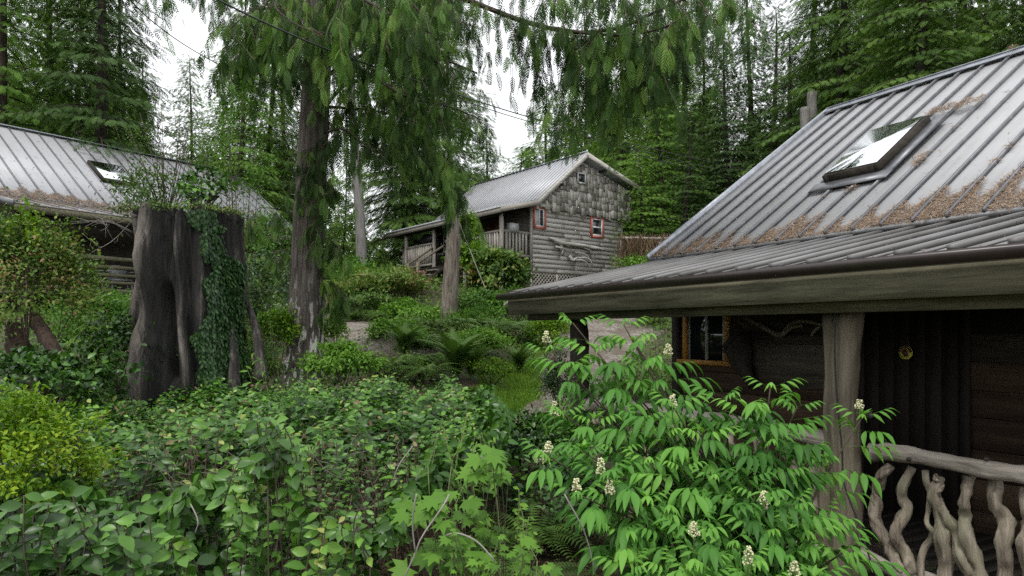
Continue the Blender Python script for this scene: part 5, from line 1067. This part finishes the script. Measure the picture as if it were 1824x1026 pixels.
for k in range(420):
    x0 = U(-3.3, -.35); y0 = U(3.45, 4.6) if x0 < -.9 else U(3.9, 5.2); top = float(hz(x0, y0)); a_ = np.array([x0+U(-.15, .15), y0, -1.5]); e = np.array([x0+U(-.2, .2), y0+U(-.15, .1), top-.03]); b.tube(curve([a_, (a_+e)/2+rdir(1)[0]*.05, e], 7), np.linspace(U(.004, .009), .003, 7), 4, cap=False)
b.obj('stems', M['twig'], hedge, hb_)
b = MB()
for k in range(70):
    px = U(300, 720); py = U(800, 960); d_ = 3.35 if px < 560 else 3.7; a_ = W(px, py, d_+U(-.15, .3)); e = a_+np.array([U(-.25, .25), U(-.15, .1), U(-.15, .3)]); b.tube(curve([a_, (a_+e)/2+rdir(1)[0]*.04, e], 7), 0.0016, 4, cap=False)
b.obj('dead_twigs', M['graytwig2'], hedge, hb_)
# dead curled leaves and pale tips in the hedge
lf = LF(); n_ = 900; x = U(-4, -.3, n_); y = U(3.4, 7.5, n_); k_ = x < xr(y); x, y = x[k_], y[k_]; lf.add(T_LEAF, np.c_[x, y, hz(x, y)+U(-.12, .04, len(x))], rdir(len(x)), rdir(len(x), .5), U(.03, .055, len(x)), U(.2, 1, len(x))); lf.obj('dead_leaf', M['deadleaf'], hedge, hb_)

def shoots(name, label, tips, L, size, mat='salal', cat='shrub', tm=T_SALAL, gap=.032, stemmat='stem', droop=.0, ts=(.3, .8), dirb=None):
    base = np.array(tips).mean(0); base[2] = float(gz(base[0], base[1])); o_ = root(name, label, cat, base); lf_ = LF(); s_ = MB()
    for tp in tips:
        tp = np.array(tp); l_ = L*U(.7, 1.2); lean = np.array([U(-.35, .35), U(-.25, .35), -1.]) if dirb is None else np.array(dirb)+rdir(1)[0]*.2; a_ = tp+nrm(lean)*l_; P = curve([a_, (a_+tp)/2+rdir(1)[0]*.03, tp], 14); s_.tube(P, np.linspace(.0032, .002, 14), 5)
        g_ = a_.copy(); g_[2] = float(gz(a_[0], a_[1]))
        if U(0, 1) < .3: s_.tube(curve([g_+rdir(1)[0]*[.15, .15, 0], (g_+a_)/2+rdir(1)[0]*.04, a_], 6), .003, 4)
        m_ = int(l_/gap); u = np.linspace(.1, 1, m_); Q = np.stack([np.interp(u, np.linspace(0, 1, 14), P[:, k]) for k in range(3)], 1)
        az = np.arange(m_)*pi+U(0, 6)+U(-.5, .5, m_); D = np.c_[np.cos(az), np.sin(az)*.9-.15, U(-.6, .6, m_)-droop]; N = np.array([0, -.75, 1.])+rdir(m_)*.75
        lf_.add(tm, Q, D, N, U(size*.6, size*1.1, m_)*(1.05-.35*u), np.clip(U(*ts)+U(-.15, .15, m_)+.15*(u > .85), 0, 1))
    lf_.obj('leaves', M[mat], o_, base); s_.obj('stems', M[stemmat], o_, base); return o_
shoots('salal_shrub', 'large leaved salal shoots in the bottom left corner below the yellow green bush', [W(px_, max(U(880, 1070), 880+(px_ > 200)*.6*(px_-200)), U(2.05, 2.6)) for px_ in U(-30, 330, 120)], .26, .098, gap=.026, ts=(.1, .6))
tp = []
for _ in range(92):
    py = U(745, 1020); w_ = np.interp(py, [745, 820, 900, 1020], [22, 60, 88, 80]); tp.append(W(np.interp(py, [745, 900, 1020], [478, 490, 520])+U(-w_, w_), py, U(2.6, 3.05)))
shoots('salal_shrub', 'salal clump standing forward of the hedge at the centre left', tp, .22, .085, gap=.024)
shoots('salal_shrub', 'loose salal sprays with a lower right leaf fan beside the brown litter', [W(U(560, 650), U(880, 1030), U(2.5, 2.9)) for _ in range(12)], .2, .065, ts=(.5, .95))
shoots('young_willow', 'young pale shoots with narrow leaves above the hedge right end', [W(U(770, 880), U(735, 800), U(3.7, 4.1)) for _ in range(14)], .35, .075, 'fresh', 'shoots', T_LANCE, .03, 'greenstem', ts=(.1, .5))
shoots('leafy_weed', 'pale upright weeds poking out of the hedge in front of the cedar trunk', [W(px, py, 7.6) for px, py in ((452, 628), (470, 650), (438, 652), (556, 640), (548, 655), (600, 690))], .32, .13, 'fresh', 'weed', T_LANCE, .05, 'greenstem')
lf = bush('spirea_bush', 'dense yellow green bush at the left edge of the foreground', 'bush', W(25, 830, 3.3), (.40, .40, .34), 9000, T_LEAF, .030, 'lime', 120, ts=(.2, .95), up=1.0, spread=.12, low=-.8, nst=14)
# thimbleberry
def palms(name, label, spots, size, mat='fresh', dep=(2.75, 3.2), cat='thimbleberry', ts=(.25, .9)):
    P = np.array([W(px, py, U(*dep)) for px, py in spots]); base = P.mean(0); base[2] = float(gz(base[0], base[1])); o_ = root(name, label, cat, base); n_ = len(P)
    lf_ = LF(); az = U(-2.6, -.5, n_); lf_.add(T_PALM, P, np.c_[np.cos(az), np.sin(az)*.7, -U(0, .35, n_)], np.c_[U(-.35, .35, n_), U(-.75, -.2, n_), np.full(n_, 1.)], U(size*.5, size*1.1, n_), U(*ts, n_)*.75); lf_.obj('leaves', M[mat], o_, base)
    s_ = MB()
    for p in P[::2]: s_.tube(curve([base+[U(-.15, .15), U(-.05, .1), 0], (base+p)/2+rdir(1)[0]*.05, p+[0, .02, -.01]], 8), np.linspace(.003, .0015, 8), 5)
    s_.obj('stems', M['stem'], o_, base); return o_
def fill(poly, n):
    poly = np.array(poly, float); out = []
    lo, hi = poly.min(0), poly.max(0)
    while len(out) < n:
        p = lo+(hi-lo)*rng.uniform(size=2); c = False; j = len(poly)-1
        for i in range(len(poly)):
            if (poly[i, 1] > p[1]) != (poly[j, 1] > p[1]) and p[0] < (poly[j, 0]-poly[i, 0])*(p[1]-poly[i, 1])/(poly[j, 1]-poly[i, 1])+poly[i, 0]: c = not c
            j = i
        if c: out.append(p)
    return out
palms('thimbleberry_plant', 'bright thimbleberry with broad lobed leaves at the centre bottom, lower clump', fill([(700, 870), (800, 865), (860, 900), (930, 950), (920, 1030), (720, 1030), (745, 960)], 74), .125)
palms('thimbleberry_plant', 'upper thimbleberry leaves under the young willow shoots', fill([(815, 800), (910, 790), (930, 830), (880, 860), (820, 850)], 18), .11)
palms('vine_maple', 'small leaved vine maple sprays at the centre bottom edge', fill([(800, 940), (960, 960), (1000, 1040), (760, 1040)], 42), .06, dep=(2.6, 3.0), cat='maple')
shoots('leafy_weed', 'fresh small leaved shoots growing through the thimbleberry', [W(U(830, 960), U(850, 1030), U(2.8, 3.3)) for _ in range(16)], .25, .05, 'fresh', 'weed', T_LEAF, .03, 'greenstem')
for lab, cc in (('pale bare crooked stalk forking low in front of the thimbleberry', ([(715, 1040, 2.7), (740, 985, 2.7), (752, 955, 2.7), (790, 900, 2.75), (800, 880, 2.8)], [(740, 985, 2.7), (735, 940, 2.68), (738, 900, 2.66), (742, 880, 2.66)])),
 ('curved grey twig lying across the thimbleberry leaves', ([(882, 1000, 2.7), (850, 965, 2.7), (815, 950, 2.7), (790, 955, 2.72)],)), ('brown forked stem in the dark gap at the right of the hedge', ([(700, 860, 3.7), (710, 830, 3.7), (735, 795, 3.7)],)),
 ('two small pale twigs in the dark gap left of the forward salal clump', ([(330, 880, 3.2), (352, 925, 3.1), (348, 950, 3.1)],)), ('reddish bare stalk curving down at the left foot of the elder', ([(1005, 880, 3.1), (1030, 925, 3.1), (1045, 960, 3.15), (1060, 1020, 3.2)],))):
    b = MB()
    for pts in cc: b.tube(curve([W(*p) for p in pts], 12), .0035, 5)
    tag(b.obj('bare_stalk', M['graytwig']), lab, 'stalk')

# ------------------------------------------------------------------ red elderberry
EB = W(1330, 1050, 4.1); EB[2] = float(gz(EB[0], EB[1])); elder = root('elderberry_shrub', 'large elderberry with drooping bright compound leaves and cream flower heads before the porch', 'elderberry', EB)
TIPS = [(1020, 575, 4.3), (1112, 580, 4.2), (975, 625, 4.3), (1060, 625, 4.2), (1150, 650, 4.1), (1010, 655, 4.2), (1110, 690, 4.2), (1290, 708, 3.9), (1372, 692, 3.9), (1330, 730, 3.8), (1420, 725, 4.0), (1410, 765, 3.9), (1535, 745, 4.2),
 (1198, 722, 3.8), (1000, 735, 4.0), (1060, 750, 4.0), (1140, 745, 3.9), (1185, 770, 3.8), (1250, 775, 3.8), (1370, 790, 3.7), (975, 812, 3.7), (1040, 805, 3.7), (1100, 800, 3.8), (1155, 820, 3.7), (1215, 830, 3.6), (1075, 845, 3.6), (1270, 850, 3.6), (1330, 850, 3.6),
 (1028, 880, 3.5), (1088, 885, 3.5), (1150, 890, 3.5), (1200, 905, 3.5), (1350, 880, 3.4), (1290, 905, 3.5), (1410, 900, 3.4), (1240, 945, 3.3), (1180, 950, 3.4), (1300, 965, 3.3), (1360, 945, 3.4), (1440, 950, 3.4), (1500, 985, 3.3), (1110, 950, 3.4), (1060, 935, 3.5), (1400, 990, 3.3), (1330, 1000, 3.2), (1250, 1000, 3.2), (1190, 1010, 3.2), (1475, 930, 3.6), (1120, 1010, 3.2), (1395, 840, 3.7), (1440, 820, 3.8), (1130, 610, 4.15), (1235, 1030, 3.1), (1350, 1040, 3.1), (1450, 1030, 3.15)]
LE = LF(); SE = MB(); DARKT = []
for k, (px, py, d) in enumerate(TIPS):
    tip = W(px, py, d); base = EB+np.array([U(-.25, .25), U(-.15, .25), 0]); mid = base*.45+tip*.55+np.array([(EB[0]-tip[0])*.15, 0, -.02]); ax_ = curve([base, mid, tip], 16)
    SE.tube(ax_, np.linspace(.012, .004, 16), 6); dT = nrm(tip-ax_[-4]); nod = [1.0, .93, .84, .73, .60, .46]; ct = U(.35, .8)
    for q_, u in enumerate(nod):
        p = np.array([np.interp(u, np.linspace(0, 1, 16), ax_[:, j]) for j in range(3)]); a0 = U(0, pi) if q_ == 0 else a0+pi/2+U(-.3, .3)
        for sd in (0, 1) if q_ else (0, 1, 2):
            az = a0+pi*sd+U(-.3, .3) if q_ else a0+2.1*sd; D = np.array([cos(az), sin(az)*.85-.25, (.32 if q_ else .6)-.06*q_]); N = np.array([0, -.15, 1.])+rdir(1)[0]*.15
            sc = (.15 if q_ == 0 else .235+.02*min(q_, 2))*U(.7, 1.15)*(.95 if q_ < 4 else .85)
            LE.add(T_ELDER, p[None], D, N, sc, np.clip(ct+U(-.2, .2)-.07*q_+.12*(q_ == 0), 0, 1))
    if k % 3 == 0 and py > 580:   # upright bud of young leaves
        m_ = 7; az = U(0, 2*pi, m_); LE.add(T_LANCE, np.tile(tip, (m_, 1)), np.c_[np.cos(az)*.55, np.sin(az)*.55, np.ones(m_)], np.c_[-np.cos(az), -np.sin(az), np.full(m_, .3)], U(.05, .09, m_), U(.7, 1, m_))
SE.obj('stems', M['stem'], elder, EB, True); LE.obj('leaves', M['elder'], elder, EB)
ico = [(0, 0, 1), (.89, 0, .45), (.28, .85, .45), (-.72, .53, .45), (-.72, -.53, .45), (.28, -.85, .45), (.72, .53, -.45), (-.28, .85, -.45), (-.89, 0, -.45), (-.28, -.85, -.45), (.72, -.53, -.45), (0, 0, -1)]
icf = [(0, 1, 2), (0, 2, 3), (0, 3, 4), (0, 4, 5), (0, 5, 1), (1, 6, 2), (2, 7, 3), (3, 8, 4), (4, 9, 5), (5, 10, 1), (2, 6, 7), (3, 7, 8), (4, 8, 9), (5, 9, 10), (1, 10, 6), (6, 11, 7), (7, 11, 8), (8, 11, 9), (9, 11, 10), (10, 11, 6)]
T_ICO = tmpl(ico, icf)
for px, py, d in ((973, 600, 4.3), (1190, 622, 4.05), (1198, 714, 3.75), (988, 728, 4.0), (977, 796, 3.65), (962, 813, 3.65), (1070, 830, 3.55), (1027, 864, 3.45), (1086, 868, 3.45), (1362, 886, 3.35), (1236, 942, 3.2), (1333, 990, 3.1), (1531, 720, 4.2), (1415, 1012, 3.1)):
    c_ = W(px, py, d); n_ = 75; u = U(0, 1, n_); h_ = .070*U(.8, 1.2); rr = .030*np.sqrt(1-u*.85)*U(.5, 1, n_); a_ = U(0, 2*pi, n_); lf = LF()
    P = c_+np.c_[rr*np.cos(a_), rr*np.sin(a_), (u-.5)*h_]; lf.add(T_ICO, P, rdir(n_), rdir(n_), U(.003, .0065, n_), U(0, 1, n_)); lf.obj('flower_head', M['flower'], elder, EB)
    b = MB(); b.tube([c_-[0, 0, .1], c_+[0, 0, .03]], .003, 5); b.obj('flower_stalk', M['greenstem'], elder, EB)

# ------------------------------------------------------------------ slope, mound and hillside plants
BL = [('bush', 'salmonberry_bush', 'bright bush low between the cedar trunk and the gravel patch', 612, 645, 9.6, .50, .24, 2600, T_LEAF, .07, 'fresh', (.3, .9)),
 ('bush', 'salmonberry_bush', 'yellow green shrub between the charred stump and the cedar trunk', 492, 590, 10.6, .32, .38, 2200, T_LEAF, .06, 'lime', (.0, .6)),
 ('bush', 'dark_shrub', 'dark shrub in the shade behind the charred stump', 470, 520, 13, 1.0, .8, 3600, T_LEAF, .07, 'ivy', (.3, 1)),
 ('bush', 'salmonberry_bush', 'light green bush below the foot of the far porch steps', 740, 560, 16.5, .75, .35, 2600, T_LEAF, .09, 'fresh', (.3, .9)),
 ('bush', 'salmonberry_bush', 'bright layered bush on the left of the fern mound', 705, 590, 13.2, .55, .22, 2200, T_LEAF, .07, 'fresh', (.4, 1)),
 ('bush', 'salmonberry_bush', 'bright layered bush in the centre of the fern mound', 848, 608, 12.6, .62, .20, 2600, T_LEAF, .07, 'fresh', (.3, .9)),
 ('bush', 'dark_shrub', 'dark leafy shrub under the rhododendron by the dead trunk', 858, 545, 17, .9, .42, 3200, T_LEAF, .09, 'fresh', (.0, .5)),
 ('bush', 'rhododendron_bush', 'rhododendron with reddish tips before the shingled cabin porch', 888, 490, 20, .85, .62, 3800, T_SALAL, .13, 'bush', (.1, .9)),
 ('bush', 'rhododendron_bush', 'lower spreading arm of shrubbery to the left of the rhododendron', 840, 465, 20.6, .75, .5, 2600, T_LEAF, .11, 'lime', (.0, .6)),
 ('bush', 'maple_shrub', 'light green shrub climbing in front of the far porch rail', 832, 420, 21, .40, .75, 1500, T_LEAF, .10, 'lime', (.1, .6)),
 ('bush', 'huckleberry_shrub', 'reddish brown bramble patch on the slope left of the porch steps', 690, 505, 21, 1.4, .40, 3800, T_LEAF, .10, 'bush', (.5, 1)),
 ('bush', 'dead_bramble', 'tangle of dry brown bramble below the far porch corner', 715, 498, 22, .8, .35, 1500, T_LEAF, .10, 'deadleaf', (.3, 1)),
 ('bush', 'huckleberry_shrub', 'green brushy slope plants left of the dry bramble', 640, 510, 22, 1.2, .5, 3600, T_LEAF, .11, 'lime', (.0, .5)),
 ('bush', 'huckleberry_shrub', 'bushes at the foot of the pale bare trunk', 625, 490, 25, 1.4, .6, 3000, T_LEAF, .12, 'fresh', (.1, .6)),
 ('bush', 'dark_shrub', 'dark low shrub in front of the bramble slope', 655, 540, 19, .95, .28, 2600, T_LEAF, .09, 'bush', (.0, .6)),
 ('bush', 'salmonberry_bush', 'green bush at the foot of the dead trunk on the mound', 815, 590, 15.2, .55, .25, 2000, T_LEAF, .07, 'fresh', (.2, .8)),
 ('bush', 'salmonberry_bush', 'leafy bush on the mound between two ferns near its left top', 740, 612, 12.6, .45, .22, 1900, T_LEAF, .06, 'fresh', (.3, .9)),
 ('bush', 'salmonberry_bush', 'leafy bush right of the dead trunk under the rhododendron', 850, 575, 16.0, .65, .32, 2300, T_LEAF, .08, 'fresh', (.1, .7)),
 ('bush', 'dark_shrub', 'dark shrub below the rhododendron near the lattice', 915, 545, 18.5, .8, .40, 2400, T_LEAF, .09, 'fresh', (.0, .4)),
 ('bush', 'salmonberry_bush', 'light leafy bush at the front foot of the mound left of the stiff fern', 745, 655, 11.4, .40, .16, 1600, T_LEAF, .055, 'fresh', (.3, .9)),
 ('bush', 'huckleberry_shrub', 'small leaved light shrub at the front right of the mound above the grass', 870, 655, 10.8, .42, .16, 1700, T_LEAF, .045, 'lime', (.0, .5)),
 ('bush', 'boxwood_shrub', 'small dark leaved shrub at the foot of the far porch post', 997, 685, 8.8, .22, .38, 2400, T_LEAF, .035, 'ivy', (.2, 1)),
 ('bush', 'bramble', 'low bramble between the hedge end and the porch rail', 930, 785, 6.0, .62, .24, 2600, T_LEAF, .06, 'salal', (.0, .6)),
 ('bush', 'bramble', 'low leafy bramble in front of the far porch post', 1000, 780, 6.8, .55, .22, 2200, T_LEAF, .055, 'salal', (.1, .7)),
 ('bush', 'dark_shrub', 'shaded leafy shrub under the elder on the left', 1000, 900, 4.9, .45, .3, 1500, T_LEAF, .06, 'ivy', (.2, 1)),
 ('bush', 'salmonberry_bush', 'leafy bush beyond the gravel path seen under the porch roof', 1190, 600, 21, 1.0, .7, 2800, T_LEAF, .11, 'fresh', (.1, .6)),
 ('bush', 'salmonberry_bush', 'green bush left of the gravel path near the far porch post', 975, 595, 15, .55, .38, 2300, T_LEAF, .07, 'lime', (.1, .6)),
 ('bush', 'huckleberry_shrub', 'loose shrub growing just inside the path behind the porch rail', 1150, 690, 12, .8, .35, 1800, T_LEAF, .07, 'bush', (.2, .7)),
 ('bush', 'salal_shrub', 'dark shrub behind the log rails at the left cabin corner', 205, 555, 13.5, 1.3, .35, 3000, T_LEAF, .08, 'fresh', (.0, .6)),
 ('bush', 'dark_shrub', 'shrub under the left cabin eave right of the stump', 470, 440, 18, 1.0, .8, 2600, T_LEAF, .10, 'fresh', (.0, .5)),
 ('bush', 'lime_shrub', 'small yellow green shrub right beside the lichen streaked cedar trunk', 595, 590, 12.4, .25, .28, 900, T_LEAF, .06, 'lime', (.1, .7)),
 ('bush', 'dark_shrub', 'dark leafy growth at the right foot of the stump', 440, 650, 8.9, .5, .35, 2000, T_LEAF, .05, 'fresh', (.0, .5)),
 ('bush', 'dark_shrub', 'dark leafy growth left of the yellow green bush', 60, 690, 6.0, .75, .25, 1800, T_SALAL, .075, 'salal', (.0, .5))]
for kind, nm, lab, px, py, d, rx, rz_, n_, tm, sz, mat, ts in BL:
    bush(nm, lab, nm.split('_')[-1], W(px, py, d), (rx, rx*.8, rz_), n_, tm, sz, mat, 44, ts=ts, spread=.2)
# ferns
fproto = root('sword_fern', 'fern', 'fern', (0, 0, 0)); lf = LF(); n_ = 26; az = np.arange(n_)*2.4+U(-.2, .2, n_); el = U(.15, 1.0, n_)
lf.add(T_FERN, np.c_[np.cos(az)*.03, np.sin(az)*.03, 0*az], np.c_[np.cos(az), np.sin(az), el*.6], np.c_[-np.cos(az)*el*.6, -np.sin(az)*el*.6, np.ones(n_)], U(.7, 1.05, n_), U(.1, .9, n_)); lf.obj('fronds', M['fern'], fproto)
b = MB(); b.tube([(0, 0, -.1), (0, 0, .03)], [.06, .04], 8, wob=.3); b.obj('crown', M['twig'], fproto)
fup = root('sword_fern', 'fern', 'fern', (0, 0, 0)); lf = LF(); n_ = 22; az = np.arange(n_)*2.4+U(-.2, .2, n_); el = U(1.2, 2.6, n_)
lf.add(T_FERN, np.c_[np.cos(az)*.05, np.sin(az)*.05, 0*az], np.c_[np.cos(az), np.sin(az), el], np.c_[-np.cos(az)*el, -np.sin(az)*el, np.ones(n_)], U(.65, 1.0, n_), U(0, .7, n_)); lf.obj('fronds', M['fern'], fup)
FERNS = [(870, 600, 14.5, .85, 0, 'large arching fern right of the dead trunk on the mound'), (905, 590, 15.4, .8, 0, 'arching fern behind the large one near the roof corner'), (835, 590, 14.8, .7, 0, 'fern between the dead trunk and the large arching fern'),
 (720, 640, 11.8, .62, 1, 'upright fern at the left front of the mound'), (812, 668, 10.6, .80, 1, 'tall stiff upright fern at the centre front of the mound'), (840, 660, 10.9, .62, 1, 'upright fern just right of the stiff centre fern'),
 (700, 655, 10.8, .6, 0, 'spreading fern low at the left foot of the mound'), (755, 620, 12.2, .62, 0, 'fern half way up the left of the mound'), (760, 668, 10.3, .55, 0, 'dark fern beside the hedge top at the mound foot'),
 (925, 640, 12.0, .5, 1, 'upright fern above the grass strip'), (985, 590, 17, .8, 1, 'upright fern beside the roof corner and far post'),
 (632, 560, 17.8, .6, 0, 'fern left of the path on the bramble slope'), (655, 556, 18.2, .55, 0, 'fern in the middle of the bramble slope foot'), (690, 560, 17.5, .6, 0, 'fern right below the dry bramble'), (770, 590, 14.2, .6, 0, 'fern just left of the dead trunk'), (952, 900, 4.6, .5, 0, 'shaded fern hidden between thimbleberry and elder'), (928, 985, 3.7, .42, 0, 'single dim fern behind the thimbleberry'), (790, 640, 11.4, .5, 0, 'fern behind the stiff upright fern'), (1075, 745, 8.9, .5, 0, 'fern growing behind the near end rail')]
for i, (px, py, d, sc, k, lab) in enumerate(FERNS):
    x = (px-CX)/FPX*d; sc *= 1.3; p = gp(x, d, .05); r_ = fup if k else fproto
    if i == 0: fproto.location = p; fproto.scale = (sc,)*3; fproto['label'] = lab; fproto['group'] = 'sword ferns on the mound'; continue
    if i == 3: fup.location = p; fup.scale = (sc,)*3; fup['label'] = lab; fup['group'] = 'sword ferns on the mound'; continue
    dup(r_, p, U(0, 6), sc, lab, 'sword ferns on the mound')
# red leaved sprig, twig covered fence, driftwood on the mound
fc = root('brush_fence', 'fence piled with dry brown vines between the shingled cabin and the near roof', 'fence', gp(4.4, 24.2)); fz = fc.location
b = MB()
for x in np.linspace(3.9, 7.3, 6): b.box((x-.05, 24.15+.12*(x-4), fz[2]-.2), (x+.05, 24.25+.12*(x-4), 3.35))
b.obj('post', M['gwz'], fc, fz)
b = MB()
for z_ in (1.9, 2.6, 3.3): b.bar((3.85, 24.12, z_), (7.4, 24.55, z_), .06, .08)
b.obj('rail', M['gwx'], fc, fz)
b = MB()
for k in range(900):
    x = U(3.8, 7.4); y = 24.1+.12*(x-4)+U(-.22, .2); zt_ = U(2.9, 3.5); a_ = np.array([x, y, zt_]); e = a_+[U(-.5, .5), U(-.15, .1), -U(.3, 1.5)]; b.tube(curve([a_, (a_+e)/2+rdir(1)[0]*.12, e], 6), .009, 3, t=U(0, 1), cap=False)
b.obj('dry_vines', M['deadleaf'], fc, fz)
bush('ivy_bush', 'green leaves at the foot of the vine covered fence', 'bush', W(1150, 470, 23.5), (.9, .4, .3), 1400, T_LEAF, .10, 'fresh')
snag('driftwood_piece', 'small pale driftwood piece near the roof corner below the rhododendron', [W(898, 545, 15), W(908, 535, 15), W(914, 520, 15)], [.03, .04, .02], 'barkpale', cat='driftwood')

# grass and ground cover nobody could count
def onpath(x, y):
    return ((np.abs(x-np.interp(y, [8.2, 11, 13.5, 17, 21, 26], [.1, .75, 1.25, 2.2, 3.6, 4.8])) < np.interp(y, [8, 11, 14, 17, 21, 26], [.15, .2, .6, 1.0, 1.25, 1.3]))&(y > 8))|((np.abs(x-np.interp(y, [12.2, 13.4, 15.2, 17.5, 20], [-1.4, -2.6, -3.5, -4.4, -7])) < .85)&(y > 12.4)&(y < 20))
n_ = 110000; x = U(-1.6, 2.2, n_); y = U(8.5, 15.5, n_); cx_ = np.interp(y, [8.5, 10, 11.5, 13, 15.5], [-.15, .0, .15, .45, .9]); k_ = (np.abs(x-cx_) < np.interp(y, [8.5, 10.5, 12, 15.5], [.75, .65, .55, .5])*(1+.3*fbm(x, y, 0, 2)))&(~onpath(x+.1, y)|(U(0, 1, n_) < .12)); x, y = x[k_], y[k_]; n_ = len(x)
lf = LF(); lf.add(T_BLADE, np.c_[x, y, gz(x, y)], np.c_[U(-.5, .5, n_), U(-.5, .5, n_), np.ones(n_)], rdir(n_), U(.03, .085, n_), np.clip(.5+.4*fbm(x, y, 0, 2)+U(-.2, .2, n_), 0, 1)); tag(lf.obj('grass', M['grass']), 'bright green grass between the fern mound and the gravel path', 'grass', kind='stuff')
n_ = 150000; y = 4.5+25*U(0, 1, n_)**.8; x = y*U(-.95, .95, n_); k_ = ~onpath(x, y)&~((x > xr(y)+.3)&(y < 7)&(x < 1))&(x*.6+y < 40); x, y = x[k_], y[k_]
lx = (x-2.46)*.869+(y-5)*.494; ly = (x-2.46)*-.494+(y-5)*.869; k_ = ~((lx > -.2)&(ly < 3.9)&(ly > -6))&~((x < .4)&(x > -1.3)&(y > 8)&(y < 12.5)); x, y = x[k_], y[k_]; n_ = len(x)
lf = LF(); cov = fbm(x, y, 0, 1.4); k_ = U(0, 1, n_) < np.where((np.abs(x+.6) < 1.4)&(y > 9)&(y < 15), 1.2, .75+.6*cov); x, y, cov = x[k_], y[k_], cov[k_]; n_ = len(x)
lf.add(T_LEAF, np.c_[x, y, gz(x, y)+U(.0, .22, n_)*(1+cov)], rdir(n_, .1), np.array([0, -.2, 1.])+rdir(n_)*.4, U(.04, .09, n_)*(.7+y*.035), np.clip(.4+.4*fbm(x, y, 3, .8)+U(-.25, .25, n_), 0, 1)); tag(lf.obj('undergrowth', M['bush']), 'low leafy undergrowth covering the slope', 'undergrowth', kind='stuff')
n_ = 9000; x = U(-1.6, 1.6, n_); y = U(3.0, 5.6, n_); lf = LF(); lf.add(T_BIT, np.c_[x, y, gz(x, y)+U(.005, .05, n_)], rdir(n_)*[1, 1, .25], np.array([0, 0, 1.])+rdir(n_)*.4, U(.03, .09, n_), U(0, .8, n_)); tag(lf.obj('leaf_litter', M['deadleaf']), 'brown leaf litter on the ground at the bottom', 'litter', kind='stuff')
